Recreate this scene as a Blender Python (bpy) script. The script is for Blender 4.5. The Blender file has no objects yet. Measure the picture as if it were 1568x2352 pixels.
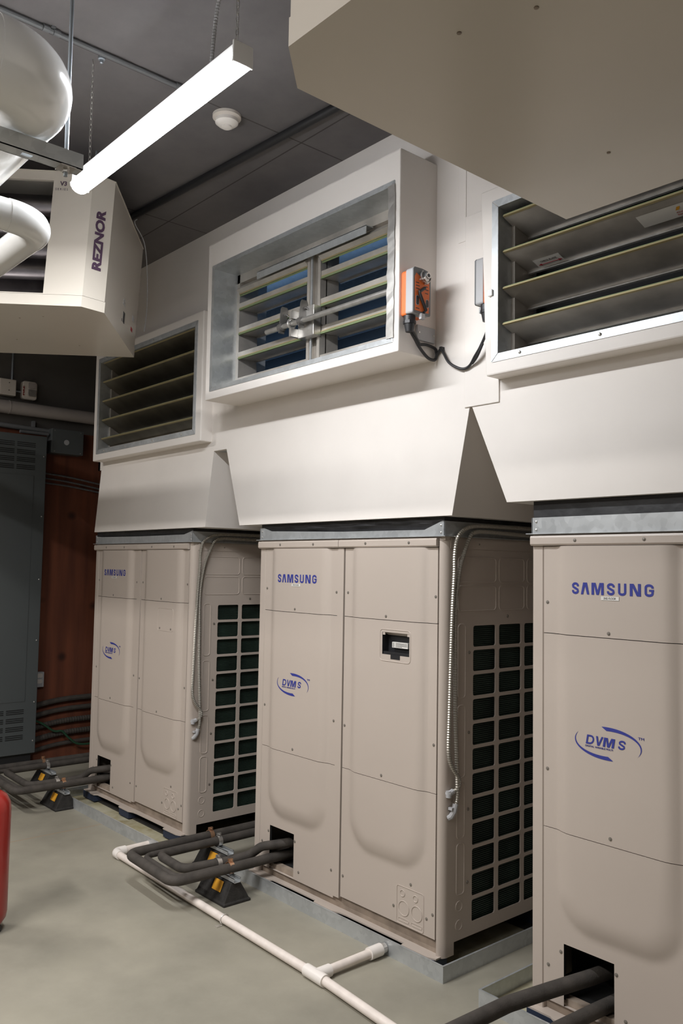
import bpy, bmesh, math, random
from mathutils import Vector, Matrix, Euler
random.seed(7)
S = bpy.context.scene
COL = S.collection
PI = math.pi

# ------------------------------------------------------------------ camera, world, light, exposure
CAM = Vector((3.6403, -2.6051, 1.6137))
yaw, pitch, roll = -0.8552, 0.06565, 0.01657
fw = Vector((math.sin(yaw)*math.cos(pitch), math.cos(yaw)*math.cos(pitch), math.sin(pitch)))
r0 = Vector((math.cos(yaw), -math.sin(yaw), 0)); u0 = r0.cross(fw)
rt = math.cos(roll)*r0 + math.sin(roll)*u0
up = -math.sin(roll)*r0 + math.cos(roll)*u0
cam = bpy.data.cameras.new('camera')
cam.sensor_fit = 'VERTICAL'; cam.sensor_height = 36.0
cam.lens = 36.0*1938.37/2352.0
cam.clip_start = 0.02
co = bpy.data.objects.new('camera', cam); COL.objects.link(co)
co.matrix_world = Matrix(((rt.x, up.x, -fw.x, CAM.x), (rt.y, up.y, -fw.y, CAM.y), (rt.z, up.z, -fw.z, CAM.z), (0, 0, 0, 1)))
S.camera = co

S.view_settings.view_transform = 'Standard'
S.view_settings.look = 'None'
S.view_settings.gamma = 1.0
S.view_settings.exposure = 0.78
S.view_settings.use_curve_mapping = False

W = bpy.data.worlds.new('world'); S.world = W; W.use_nodes = True
W.node_tree.nodes['Background'].inputs[0].default_value = (0.24, 0.42, 0.72, 1)
W.node_tree.nodes['Background'].inputs[1].default_value = 0.85

TUBE_STRENGTH = 24.0
LAMP_DOWN = 20.5
ROOM_LIGHT = 62.0
def strip_area(name, loc, sx, sy, power, col=(1, 0.97, 0.94)):
    l = bpy.data.lights.new(name, 'AREA'); l.shape = 'RECTANGLE'; l.size = sx; l.size_y = sy
    l.energy = power; l.color = col
    o = bpy.data.objects.new(name, l); COL.objects.link(o); o.location = loc
    return o
# unseen lights added for brightness, where the room's other strip lights would be
strip_area('unseen_room_light', (0.9, -3.3, 3.2), 1.2, 0.1, ROOM_LIGHT)
strip_area('unseen_room_light', (-2.1, -2.7, 3.25), 1.2, 0.1, ROOM_LIGHT*0.55)
strip_area('unseen_room_light', (3.1, -3.5, 3.25), 1.2, 0.1, ROOM_LIGHT*0.30)

# ------------------------------------------------------------------ materials
def mat(name, col, rough=0.5, metal=0.0, noise=0.0, nscale=8.0, bump=0.0, bscale=60.0, spec=0.5, emit=None, col2=None, coat=0.0):
    m = bpy.data.materials.new(name); m.use_nodes = True
    nt = m.node_tree; b = nt.nodes['Principled BSDF']
    b.inputs['Base Color'].default_value = (*col, 1); b.inputs['Roughness'].default_value = rough
    b.inputs['Metallic'].default_value = metal
    b.inputs['Specular IOR Level'].default_value = spec
    if coat: b.inputs['Coat Weight'].default_value = coat; b.inputs['Coat Roughness'].default_value = 0.12
    tc = nt.nodes.new('ShaderNodeTexCoord')
    if noise > 0 or col2:
        n = nt.nodes.new('ShaderNodeTexNoise'); n.inputs['Scale'].default_value = nscale; n.inputs['Detail'].default_value = 5
        nt.links.new(tc.outputs['Object'], n.inputs['Vector'])
        r = nt.nodes.new('ShaderNodeValToRGB')
        c2 = col2 if col2 else tuple(max(0, c*(1-noise)) for c in col)
        c1 = col if col2 else tuple(min(1, c*(1+noise)) for c in col)
        r.color_ramp.elements[0].position = 0.32; r.color_ramp.elements[0].color = (*c2, 1)
        r.color_ramp.elements[1].position = 0.68; r.color_ramp.elements[1].color = (*c1, 1)
        nt.links.new(n.outputs['Fac'], r.inputs['Fac']); nt.links.new(r.outputs['Color'], b.inputs['Base Color'])
    if bump > 0:
        n2 = nt.nodes.new('ShaderNodeTexNoise'); n2.inputs['Scale'].default_value = bscale; n2.inputs['Detail'].default_value = 3
        nt.links.new(tc.outputs['Object'], n2.inputs['Vector'])
        bp = nt.nodes.new('ShaderNodeBump'); bp.inputs['Strength'].default_value = bump; bp.inputs['Distance'].default_value = 0.01
        nt.links.new(n2.outputs['Fac'], bp.inputs['Height']); nt.links.new(bp.outputs['Normal'], b.inputs['Normal'])
    if emit:
        b.inputs['Emission Color'].default_value = (*emit[0], 1); b.inputs['Emission Strength'].default_value = emit[1]
    return m
M = {}
M['beige'] = mat('beige_paint', (0.50, 0.43, 0.375), 0.42, noise=0.015, nscale=3, bump=0.015, bscale=500)
M['beige_dark'] = mat('beige_rail', (0.30, 0.24, 0.19), 0.6, noise=0.25, nscale=14)
M['white_wrap'] = mat('white_duct_wrap', (0.82, 0.768, 0.72), 0.55, noise=0.03, nscale=2.5, bump=0.10, bscale=7)
M['heater'] = mat('heater_paint', (0.63, 0.575, 0.50), 0.27, noise=0.03, nscale=2.2, coat=0.15)
M['heater_dark'] = mat('heater_inside', (0.05, 0.045, 0.045), 0.35, metal=0.6, noise=0.5, nscale=5)
M['pvc_jacket'] = mat('white_pipe_jacket', (0.84, 0.84, 0.83), 0.18, noise=0.02, nscale=3, coat=0.3)
M['pvc'] = mat('white_pvc', (0.80, 0.72, 0.66), 0.4, noise=0.06, nscale=25)
M['fitting'] = mat('white_pvc_fitting', (0.85, 0.80, 0.75), 0.35)
M['rubber'] = mat('black_rubber', (0.022, 0.020, 0.018), 0.75, noise=0.3, nscale=40, bump=0.2, bscale=150)
M['fabric'] = mat('black_flex_fabric', (0.020, 0.020, 0.022), 0.5, noise=0.3, nscale=10, bump=0.3, bscale=18)
M['foam'] = mat('black_pipe_foam', (0.055, 0.047, 0.040), 0.8, noise=0.25, nscale=18, bump=0.15, bscale=200)
M['black'] = mat('black_plastic', (0.018, 0.018, 0.02), 0.45)
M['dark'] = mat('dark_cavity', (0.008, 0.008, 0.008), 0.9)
M['hose'] = mat('flex_hose_metal', (0.40, 0.375, 0.33), 0.35, metal=0.6)
M['steel'] = mat('bright_steel', (0.62, 0.60, 0.57), 0.32, metal=0.8, noise=0.1, nscale=30)
M['alu'] = mat('blade_aluminium', (0.50, 0.465, 0.42), 0.36, metal=0.45, noise=0.22, nscale=7, bump=0.05, bscale=30)
M['rod'] = mat('zinc_rod', (0.45, 0.50, 0.55), 0.35, metal=0.7)
M['blue'] = mat('logo_blue', (0.035, 0.045, 0.27), 0.45)
M['label'] = mat('label_white', (0.72, 0.70, 0.66), 0.5)
M['ink'] = mat('label_ink', (0.05, 0.045, 0.045), 0.6)
M['redink'] = mat('label_red', (0.4, 0.03, 0.04), 0.5)
M['greenink'] = mat('label_green', (0.06, 0.22, 0.08), 0.5)
M['yellow'] = mat('label_yellow', (0.75, 0.36, 0.03), 0.5)
M['purple'] = mat('heater_lettering', (0.085, 0.045, 0.085), 0.4)
M['alu_far'] = mat('blade_shaded_metal', (0.30, 0.27, 0.21), 0.3, metal=0.9, noise=0.2, nscale=7)  # blade aluminium darkened in colour for the dimmer light on the far box
M['gasket'] = mat('green_gasket', (0.20, 0.25, 0.12), 0.6)
M['gold'] = mat('gold_edge', (0.48, 0.40, 0.22), 0.4, metal=0.4)
M['orange'] = mat('actuator_orange', (0.78, 0.17, 0.035), 0.45)
M['act_grey'] = mat('actuator_grey', (0.42, 0.42, 0.43), 0.45)
M['act_dark'] = mat('actuator_dark_grey', (0.16, 0.165, 0.17), 0.5)
M['red'] = mat('red_paint', (0.30, 0.018, 0.013), 0.3, noise=0.05, nscale=4, coat=0.3)
M['cab_grey'] = mat('cabinet_grey', (0.088, 0.098, 0.10), 0.45, noise=0.03, nscale=3)
M['fin'] = mat('coil_green', (0.030, 0.052, 0.040), 0.42, noise=0.35, nscale=6)
M['green'] = mat('green_wire', (0.02, 0.07, 0.035), 0.5)
M['ivory'] = mat('ivory_plastic', (0.66, 0.60, 0.54), 0.45)
M['cpvc'] = mat('wall_pipe_paint', (0.40, 0.36, 0.34), 0.45, noise=0.03)
M['bluepad'] = mat('blue_black_pad', (0.02, 0.03, 0.06), 0.6)
M['lens'] = mat('lamp_lens', (0.95, 0.95, 0.95), 0.4, emit=((0.93, 0.96, 1.0), TUBE_STRENGTH))
M['lamp_body'] = mat('lamp_body_white', (0.88, 0.87, 0.85), 0.35)
M['crank'] = mat('dark_steel', (0.26, 0.25, 0.24), 0.4, metal=0.7)
M['copper'] = mat('copper_clamp', (0.62, 0.38, 0.24), 0.35, metal=0.8)

def galv():
    m = mat('galvanized_sheet', (0.5, 0.52, 0.53), 0.36, metal=0.55)
    nt = m.node_tree; b = nt.nodes['Principled BSDF']
    tc = nt.nodes.new('ShaderNodeTexCoord'); v = nt.nodes.new('ShaderNodeTexVoronoi'); v.inputs['Scale'].default_value = 45
    nt.links.new(tc.outputs['Object'], v.inputs['Vector'])
    n = nt.nodes.new('ShaderNodeTexNoise'); n.inputs['Scale'].default_value = 5; nt.links.new(tc.outputs['Object'], n.inputs['Vector'])
    mx = nt.nodes.new('ShaderNodeMix'); mx.data_type = 'FLOAT'; mx.inputs[0].default_value = 0.7
    sp = nt.nodes.new('ShaderNodeSeparateColor'); nt.links.new(v.outputs['Color'], sp.inputs[0])
    nt.links.new(sp.outputs[0], mx.inputs[2]); nt.links.new(n.outputs['Fac'], mx.inputs[3])
    r = nt.nodes.new('ShaderNodeValToRGB')
    r.color_ramp.elements[0].color = (0.40, 0.42, 0.43, 1); r.color_ramp.elements[1].color = (0.66, 0.68, 0.69, 1)
    nt.links.new(mx.outputs[0], r.inputs[0]); nt.links.new(r.outputs[0], b.inputs['Base Color'])
    mr = nt.nodes.new('ShaderNodeMapRange'); mr.inputs[3].default_value = 0.28; mr.inputs[4].default_value = 0.5
    nt.links.new(mx.outputs[0], mr.inputs[0]); nt.links.new(mr.outputs[0], b.inputs['Roughness'])
    return m
M['galv'] = galv()

def concrete(name, c1, c2, scale=1.6, rough=0.8, lines=None, stain=None, spec=0.3):
    """cast concrete: two noise octaves, optional board lines along x every `lines` metres"""
    m = mat(name, c1, rough, spec=spec); nt = m.node_tree; b = nt.nodes['Principled BSDF']
    tc = nt.nodes.new('ShaderNodeTexCoord')
    n = nt.nodes.new('ShaderNodeTexNoise'); n.inputs['Scale'].default_value = scale; n.inputs['Detail'].default_value = 9; n.inputs['Roughness'].default_value = 0.62
    nt.links.new(tc.outputs['Object'], n.inputs['Vector'])
    r = nt.nodes.new('ShaderNodeValToRGB'); r.color_ramp.elements[0].position = 0.3; r.color_ramp.elements[1].position = 0.7
    r.color_ramp.elements[0].color = (*c2, 1); r.color_ramp.elements[1].color = (*c1, 1)
    nt.links.new(n.outputs['Fac'], r.inputs[0]); last = r.outputs[0]
    if stain:
        n3 = nt.nodes.new('ShaderNodeTexNoise'); n3.inputs['Scale'].default_value = stain[1]; n3.inputs['Detail'].default_value = 4
        nt.links.new(tc.outputs['Object'], n3.inputs['Vector'])
        r3 = nt.nodes.new('ShaderNodeValToRGB'); r3.color_ramp.elements[0].position = 0.55; r3.color_ramp.elements[1].position = 0.75
        r3.color_ramp.elements[0].color = (0, 0, 0, 1); r3.color_ramp.elements[1].color = (stain[2],)*3 + (1,)
        nt.links.new(n3.outputs['Fac'], r3.inputs[0])
        mx = nt.nodes.new('ShaderNodeMix'); mx.data_type = 'RGBA'; mx.inputs[7].default_value = (*stain[0], 1)
        nt.links.new(r3.outputs[0], mx.inputs[0]); nt.links.new(last, mx.inputs[6]); last = mx.outputs[2]
    if lines:
        sx = nt.nodes.new('ShaderNodeSeparateXYZ'); nt.links.new(tc.outputs['Object'], sx.inputs[0])
        for ax, per, off, wdt, col in lines:
            a = nt.nodes.new('ShaderNodeMath'); a.operation = 'ADD'; a.inputs[1].default_value = -off + per*50 + wdt/2
            nt.links.new(sx.outputs[ax], a.inputs[0])
            md = nt.nodes.new('ShaderNodeMath'); md.operation = 'MODULO'; md.inputs[1].default_value = per; nt.links.new(a.outputs[0], md.inputs[0])
            lt = nt.nodes.new('ShaderNodeMath'); lt.operation = 'LESS_THAN'; lt.inputs[1].default_value = wdt; nt.links.new(md.outputs[0], lt.inputs[0])
            mx = nt.nodes.new('ShaderNodeMix'); mx.data_type = 'RGBA'; mx.inputs[7].default_value = (*col, 1)
            k = nt.nodes.new('ShaderNodeMath'); k.operation = 'MULTIPLY'; k.inputs[1].default_value = 0.85; nt.links.new(lt.outputs[0], k.inputs[0])
            nt.links.new(k.outputs[0], mx.inputs[0]); nt.links.new(last, mx.inputs[6]); last = mx.outputs[2]
    nt.links.new(last, b.inputs['Base Color'])
    bp = nt.nodes.new('ShaderNodeBump'); bp.inputs['Strength'].default_value = 0.15; bp.inputs['Distance'].default_value = 0.01
    nt.links.new(n.outputs['Fac'], bp.inputs['Height']); nt.links.new(bp.outputs['Normal'], b.inputs['Normal'])
    return m
M['floor'] = concrete('floor_concrete', (0.35, 0.325, 0.262), (0.235, 0.22, 0.178), 1.8, 0.55, lines=[(0, 3.6, 0.728, 0.007, (0.34, 0.22, 0.13))], stain=((0.30, 0.28, 0.22), 3.3, 0.5))
M['ceiling'] = concrete('ceiling_concrete', (0.20, 0.185, 0.182), (0.115, 0.107, 0.108), 1.3, 0.85, lines=[(0, 1.22, 0.35, 0.008, (0.06, 0.055, 0.05)), (1, 2.44, -0.95, 0.008, (0.06, 0.055, 0.05))])
M['wall'] = concrete('wall_concrete', (0.135, 0.125, 0.115), (0.10, 0.093, 0.086), 1.2, 0.85)
M['wall_room'] = concrete('room_wall_paint', (0.20, 0.185, 0.17), (0.17, 0.155, 0.145), 1.2, 0.85)
M['stain_pan'] = concrete('stained_pan_floor', (0.50, 0.48, 0.38), (0.33, 0.29, 0.16), 7, 0.5, stain=((0.22, 0.17, 0.07), 9, 0.8))

def plywood():
    m = mat('red_brown_plywood', (0.14, 0.04, 0.02), 0.7); nt = m.node_tree; b = nt.nodes['Principled BSDF']
    tc = nt.nodes.new('ShaderNodeTexCoord'); mp = nt.nodes.new('ShaderNodeMapping'); mp.inputs['Scale'].default_value = (8, 9, 0.8)
    nt.links.new(tc.outputs['Object'], mp.inputs[0])
    n = nt.nodes.new('ShaderNodeTexNoise'); n.inputs['Scale'].default_value = 1.6; n.inputs['Detail'].default_value = 6; nt.links.new(mp.outputs[0], n.inputs['Vector'])
    r = nt.nodes.new('ShaderNodeValToRGB'); r.color_ramp.elements[0].position = .3; r.color_ramp.elements[1].position = .7
    r.color_ramp.elements[0].color = (0.105, 0.030, 0.014, 1); r.color_ramp.elements[1].color = (0.19, 0.055, 0.024, 1)
    nt.links.new(n.outputs['Fac'], r.inputs[0])
    v = nt.nodes.new('ShaderNodeTexVoronoi'); v.inputs['Scale'].default_value = 3.2; nt.links.new(tc.outputs['Object'], v.inputs['Vector'])
    r2 = nt.nodes.new('ShaderNodeValToRGB'); r2.color_ramp.elements[0].position = .07; r2.color_ramp.elements[1].position = .16
    r2.color_ramp.elements[0].color = (0.3, 0.3, 0.3, 1); r2.color_ramp.elements[1].color = (1, 1, 1, 1)
    nt.links.new(v.outputs['Distance'], r2.inputs[0])
    mx = nt.nodes.new('ShaderNodeMix'); mx.data_type = 'RGBA'; mx.blend_type = 'MULTIPLY'; mx.inputs[0].default_value = 1
    nt.links.new(r.outputs[0], mx.inputs[6]); nt.links.new(r2.outputs[0], mx.inputs[7]); nt.links.new(mx.outputs[2], b.inputs['Base Color'])
    return m
M['ply'] = plywood()

# ------------------------------------------------------------------ helpers
def smooth_ob(o, ang=35):
    for p in o.data.polygons: p.use_smooth = True
    try: o.data.set_sharp_from_angle(angle=math.radians(ang))
    except Exception: pass
class MB:
    def __init__(s): s.v = []; s.f = []
    def add(s, vs, fs):
        k = len(s.v); s.v += [tuple(v) for v in vs]; s.f += [tuple(i+k for i in f) for f in fs]; return s
    def box(s, x0, x1, y0, y1, z0, z1):
        x0, x1 = min(x0, x1), max(x0, x1); y0, y1 = min(y0, y1), max(y0, y1); z0, z1 = min(z0, z1), max(z0, z1)
        return s.add([(x0,y0,z0),(x1,y0,z0),(x1,y1,z0),(x0,y1,z0),(x0,y0,z1),(x1,y0,z1),(x1,y1,z1),(x0,y1,z1)],
              [(0,3,2,1),(4,5,6,7),(0,1,5,4),(1,2,6,5),(2,3,7,6),(3,0,4,7)])
    def prism(s, poly, a0, a1, axis='z'):
        """extrude a polygon. axis z: (x,y); axis y: (x,z); axis x: (y,z)"""
        n = len(poly)
        def P(p, a): return (p[0], p[1], a) if axis == 'z' else ((p[0], a, p[1]) if axis == 'y' else (a, p[0], p[1]))
        vs = [P(p, a0) for p in poly]+[P(p, a1) for p in poly]
        fs = [tuple(range(n)), tuple(range(2*n-1, n-1, -1))]+[(i, i+n, (i+1) % n+n, (i+1) % n) for i in range(n)]
        return s.add(vs, fs)
    def cyl(s, c, r, h, axis='z', n=20, r2=None):
        r2 = r if r2 is None else r2; vs = []
        for k, (rr, hh) in enumerate(((r, 0), (r2, h))):
            for i in range(n):
                a = 2*PI*i/n; p = (rr*math.cos(a), rr*math.sin(a), hh)
                if axis == 'x': p = (p[2], p[0], p[1])
                elif axis == 'y': p = (p[0], p[2], p[1])
                vs.append((c[0]+p[0], c[1]+p[1], c[2]+p[2]))
        return s.add(vs, [tuple(range(n-1, -1, -1)), tuple(range(n, 2*n))]+[(i, (i+1) % n, (i+1) % n+n, i+n) for i in range(n)])
    def tube(s, pts, r, n=10, closed=False, cap=True):
        pts = [Vector(p) for p in pts]; N = len(pts)
        rs = r if isinstance(r, (list, tuple)) else [r]*N
        vs = []; prev = None
        for i, p in enumerate(pts):
            if closed: t = pts[(i+1) % N]-pts[i-1]
            else: t = pts[min(i+1, N-1)]-pts[max(i-1, 0)]
            if t.length < 1e-9: t = Vector((0, 0, 1))
            t.normalize()
            if prev is None:
                ref = Vector((0, 0, 1)) if abs(t.z) < .9 else Vector((1, 0, 0))
                a = t.cross(ref).normalized()
            else:
                a = prev-t*prev.dot(t)
                a = a.normalized() if a.length > 1e-6 else t.cross(Vector((0, 0, 1))).normalized()
            prev = a; b = t.cross(a)
            for k in range(n):
                q = 2*PI*k/n; vs.append(p+rs[i]*(a*math.cos(q)+b*math.sin(q)))
        fs = []
        for i in range(N if closed else N-1):
            j = (i+1) % N
            for k in range(n): fs.append((i*n+k, i*n+(k+1) % n, j*n+(k+1) % n, j*n+k))
        if cap and not closed: fs += [tuple(range(n-1, -1, -1)), tuple((N-1)*n+k for k in range(n))]
        return s.add(vs, fs)
    def ribbed(s, pts, r, pitch=0.006, n=8, amp=0.0016):
        """flexible metal conduit: a tube whose radius ripples along its length"""
        pts = resample(pts, pitch/2); rs = [r+(amp if i % 2 else -amp) for i in range(len(pts))]
        return s.tube(pts, rs, n)
    def lathe(s, prof, c=(0, 0, 0), n=28, axis='z'):
        vs = []
        for (r, h) in prof:
            for i in range(n):
                a = 2*PI*i/n; p = (r*math.cos(a), r*math.sin(a), h)
                if axis == 'x': p = (p[2], p[0], p[1])
                elif axis == 'y': p = (p[0], p[2], p[1])
                vs.append((c[0]+p[0], c[1]+p[1], c[2]+p[2]))
        fs = [(k*n+i, k*n+(i+1) % n, (k+1)*n+(i+1) % n, (k+1)*n+i) for k in range(len(prof)-1) for i in range(n)]
        return s.add(vs, fs+[tuple(range(n-1, -1, -1)), tuple((len(prof)-1)*n+i for i in range(n))])
    def xf(s, mtx):
        s.v = [tuple(mtx @ Vector(v)) for v in s.v]; return s
    def build(s, name, m, parent=None, smooth=False, bevel=0, world=False, label=None):
        me = bpy.data.meshes.new(name); me.from_pydata(s.v, [], s.f)
        bm = bmesh.new(); bm.from_mesh(me); bmesh.ops.recalc_face_normals(bm, faces=bm.faces); bm.to_mesh(me); bm.free()
        me.materials.append(m); o = bpy.data.objects.new(name, me); COL.objects.link(o)
        if parent:
            o.parent = parent
            if world: o.matrix_parent_inverse = Matrix.LocRotScale(parent.location, parent.rotation_euler, parent.scale).inverted()
        elif s.v:
            c = Vector((sum(v[0] for v in s.v)/len(s.v), sum(v[1] for v in s.v)/len(s.v), min(v[2] for v in s.v)))
            me.transform(Matrix.Translation(-c)); o.location = c
        if bevel:
            b = o.modifiers.new('bevel', 'BEVEL'); b.width = bevel; b.segments = 2; b.limit_method = 'ANGLE'
        if smooth: smooth_ob(o)
        if label: o['label'] = label
        return o
def catmull(P, sub=10):
    P = [Vector(p) for p in P]; out = []
    for i in range(len(P)-1):
        a = P[max(i-1, 0)]; b = P[i]; c = P[i+1]; d = P[min(i+2, len(P)-1)]
        for k in range(sub):
            t = k/sub
            out.append(0.5*((2*b)+(c-a)*t+(2*a-5*b+4*c-d)*t*t+(3*b-a-3*c+d)*t**3))
    return out+[P[-1]]
def resample(P, step):
    P = [Vector(p) for p in P]; out = [P[0]]; acc = 0.0; last = P[0]
    for q in P[1:]:
        seg = (q-last).length
        while acc+seg >= step and seg > 1e-9:
            last = last+(q-last)*((step-acc)/seg); out.append(last.copy()); seg = (q-last).length; acc = 0
        acc += seg; last = q
    return out
def rounded_path(P, rad, n=8):
    """polyline with filleted corners"""
    P = [Vector(p) for p in P]; out = [P[0]]
    for i in range(1, len(P)-1):
        a = (P[i-1]-P[i]); b = (P[i+1]-P[i]); la, lb = a.length, b.length; a.normalize(); b.normalize()
        ang = a.angle(b); d = min(rad/math.tan(ang/2), la*.49, lb*.49)
        p0 = P[i]+a*d; p1 = P[i]+b*d
        R = d*math.tan(ang/2); c = P[i]+(a+b).normalized()*(R/math.sin(ang/2))
        v0 = p0-c; v1 = p1-c; th = v0.angle(v1)
        for k in range(n+1):
            t = k/n; out.append(c+(v0*math.sin((1-t)*th)+v1*math.sin(t*th))/math.sin(th))
    return out+[P[-1]]
def thing(name, label, cat, loc=(0, 0, 0), rz=0, group=None):
    o = bpy.data.objects.new(name, None); COL.objects.link(o); o.empty_display_size = .1
    o.location = loc; o.rotation_euler = (0, 0, rz); o['label'] = label; o['category'] = cat
    if group: o['group'] = group
    return o
def tag(o, label, cat, group=None, kind=None):
    o['label'] = label; o['category'] = cat
    if group: o['group'] = group
    if kind: o['kind'] = kind
    return o
def struct(name, mb, m, label=None, **k):
    o = mb.build(name, m, **k); o['kind'] = 'structure'
    if label: o['label'] = label
    return o
def copy_tree(o, parent=None):
    c = o.copy(); COL.objects.link(c)
    if parent: c.parent = parent
    for ch in list(o.children): copy_tree(ch, c)
    return c
def rrect(x0, x1, z0, z1, r, n=6):
    out = []
    for cx, cz, a0 in ((x1-r, z1-r, 0), (x0+r, z1-r, PI/2), (x0+r, z0+r, PI), (x1-r, z0+r, 1.5*PI)):
        for k in range(n+1):
            a = a0+PI/2*k/n; out.append((cx+r*math.cos(a), cz+r*math.sin(a)))
    return out
def text(body, size, m, parent, mtx, off=0.0, shear=0.0, sx=1.0, space=1.0, name='lettering', align='LEFT', width=None, world=False, ext=0.0004):
    cu = bpy.data.curves.new('txt', 'FONT'); cu.body = body; cu.size = size; cu.offset = off; cu.shear = shear
    cu.space_character = space; cu.align_x = align; cu.extrude = ext; cu.resolution_u = 3
    t = bpy.data.objects.new('txt', cu); COL.objects.link(t)
    bpy.context.view_layer.update()
    me = bpy.data.meshes.new_from_object(t.evaluated_get(bpy.context.evaluated_depsgraph_get()))
    bpy.data.objects.remove(t); bpy.data.curves.remove(cu)
    xs = [v.co.x for v in me.vertices] or [0, 1]
    k = sx if width is None else width/max(1e-6, max(xs)-min(xs))
    x0 = min(xs) if width is not None else 0
    me.transform(mtx @ Matrix.Diagonal((k, 1, 1, 1)) @ Matrix.Translation((-x0, 0, 0)))
    me.materials.clear(); me.materials.append(m); me.name = name
    o = bpy.data.objects.new(name, me); COL.objects.link(o)
    if parent:
        o.parent = parent
        if world: o.matrix_parent_inverse = Matrix.LocRotScale(parent.location, parent.rotation_euler, parent.scale).inverted()
    return o
RX = Matrix.Rotation(PI/2, 4, 'X')        # text plane xy -> xz, facing -y
def face_front(x, y, z): return Matrix.Translation((x, y, z)) @ RX

# ------------------------------------------------------------------ the room
CEIL = 3.57; XL = -3.17; XR = 6.2; YB = 1.05; YF = -4.6
struct('floor', MB().box(XL-.1, XR+.1, YF-.1, YB+.1, -0.12, 0.0), M['floor'])
struct('ceiling', MB().box(XL-.1, XR+.1, YF-.1, YB+.1, CEIL, CEIL+.12), M['ceiling'])
struct('wall_left', MB().box(XL-.12, XL, YF, YB, 0, CEIL), M['wall'])
struct('wall_right', MB().box(XR, XR+.12, YF, YB, 0, CEIL), M['wall_room'])
struct('wall_front', MB().box(XL, XR, YF-.12, YF, 0, CEIL), M['wall_room'])
# back wall with the outside-air opening above the units
OX0, OX1, OZ0, OZ1 = -1.75, 1.3, 2.55, 3.38
wb = MB(); wb.box(XL, OX0, YB, YB+.12, 0, CEIL); wb.box(OX1, XR, YB, YB+.12, 0, CEIL)
wb.box(OX0, OX1, YB, YB+.12, 0, OZ0); wb.box(OX0, OX1, YB, YB+.12, OZ1, CEIL)
struct('wall_back', wb, M['wall'])
lv = MB()
for k in range(7):
    z = OZ0+.06+k*.122
    lv.add([(OX0, YB+.01, z+.05), (OX1, YB+.01, z+.05), (OX1, YB+.10, z-.04), (OX0, YB+.10, z-.04),
            (OX0, YB+.01, z+.054), (OX1, YB+.01, z+.054), (OX1, YB+.10, z-.036), (OX0, YB+.10, z-.036)],
           [(0,3,2,1),(4,5,6,7),(0,1,5,4),(1,2,6,5),(2,3,7,6),(3,0,4,7)])
for x in (OX0, -.75, .25, OX1-.03): lv.box(x, x+.03, YB+.02, YB+.1, OZ0, OZ1)
struct('window_1', lv, M['act_dark'], label='weather louvre in the back wall behind the open damper')

# red-brown plywood backboard on the far wall
tag(MB().box(XL+.001, XL+.02, -1.3, YB-.002, .03, 2.70).build('plywood_backboard', M['ply']), 'red-brown knotty plywood backboard on the far wall behind the grey cabinet', 'wall panel')

# ------------------------------------------------------------------ condensing units
UX = [-1.9794, 0.0, 1.7335]; UW = 1.295; UD = .765; UZ0 = .055; UZ1 = 1.75
def sdf_U(x, z, x0, x1, zb, r):
    cx = (x0+x1)/2; hx = (x1-x0)/2
    dx = abs(x-cx)-hx+r; dz = (zb+r)-z
    if dz <= 0: return abs(x-cx)-hx
    return math.hypot(max(dx, 0), max(dz, 0))+min(max(dx, dz), 0)-r
BUL = .019
def bulge(x, z, U):
    d = -sdf_U(x, z, *U)
    t = max(0, min(1, d/(.055+.03*max(0, min(1, (.75-z)/.3))))); return BUL*(1-(1-t)**2)
def frange(a, b, n): return [a+(b-a)*i/n for i in range(n+1)]
def ins(l, xs):
    l = [v for v in l if all(abs(v-x) > .004 for x in xs)]+list(xs); return sorted(l)
def panel_mesh(x0, x1, z0, z1, U, hole=None, nx=44, dz=.014, topslope=0):
    xs = frange(x0, x1, nx); zs = frange(z0, z1, max(4, int((z1-z0)/dz)))
    if hole:
        xs = ins(xs, [h for h in hole[:2]]); zs = ins(zs, [h for h in hole[2:4]])
    mb = MB(); nX = len(xs)
    for z in zs:
        for x in xs:
            mb.v.append((x, -bulge(x, z, U), z))
    for j in range(len(zs)-1):
        for i in range(nX-1):
            cx = (xs[i]+xs[i+1])/2; cz = (zs[j]+zs[j+1])/2
            if hole and hole[0] < cx < hole[1] and hole[2] < cz < hole[3]: continue
            mb.f.append((j*nX+i, j*nX+i+1, (j+1)*nX+i+1, (j+1)*nX+i))
    # returned edges
    def rim(idx):
        k = len(mb.v)
        for i in idx: v = mb.v[i]; mb.v.append((v[0], .014, v[2]))
        for a in range(len(idx)-1): mb.f.append((idx[a], idx[a+1], k+a+1, k+a))
    nZ = len(zs)
    rim(list(range(nX))); rim([(nZ-1)*nX+i for i in range(nX)])
    rim([j*nX for j in range(nZ)]); rim([j*nX+nX-1 for j in range(nZ)])
    return mb
def finish_panel(o):
    for p in o.data.polygons: p.use_smooth = True
    try: o.data.set_sharp_from_angle(angle=math.radians(50))
    except Exception: pass
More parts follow.
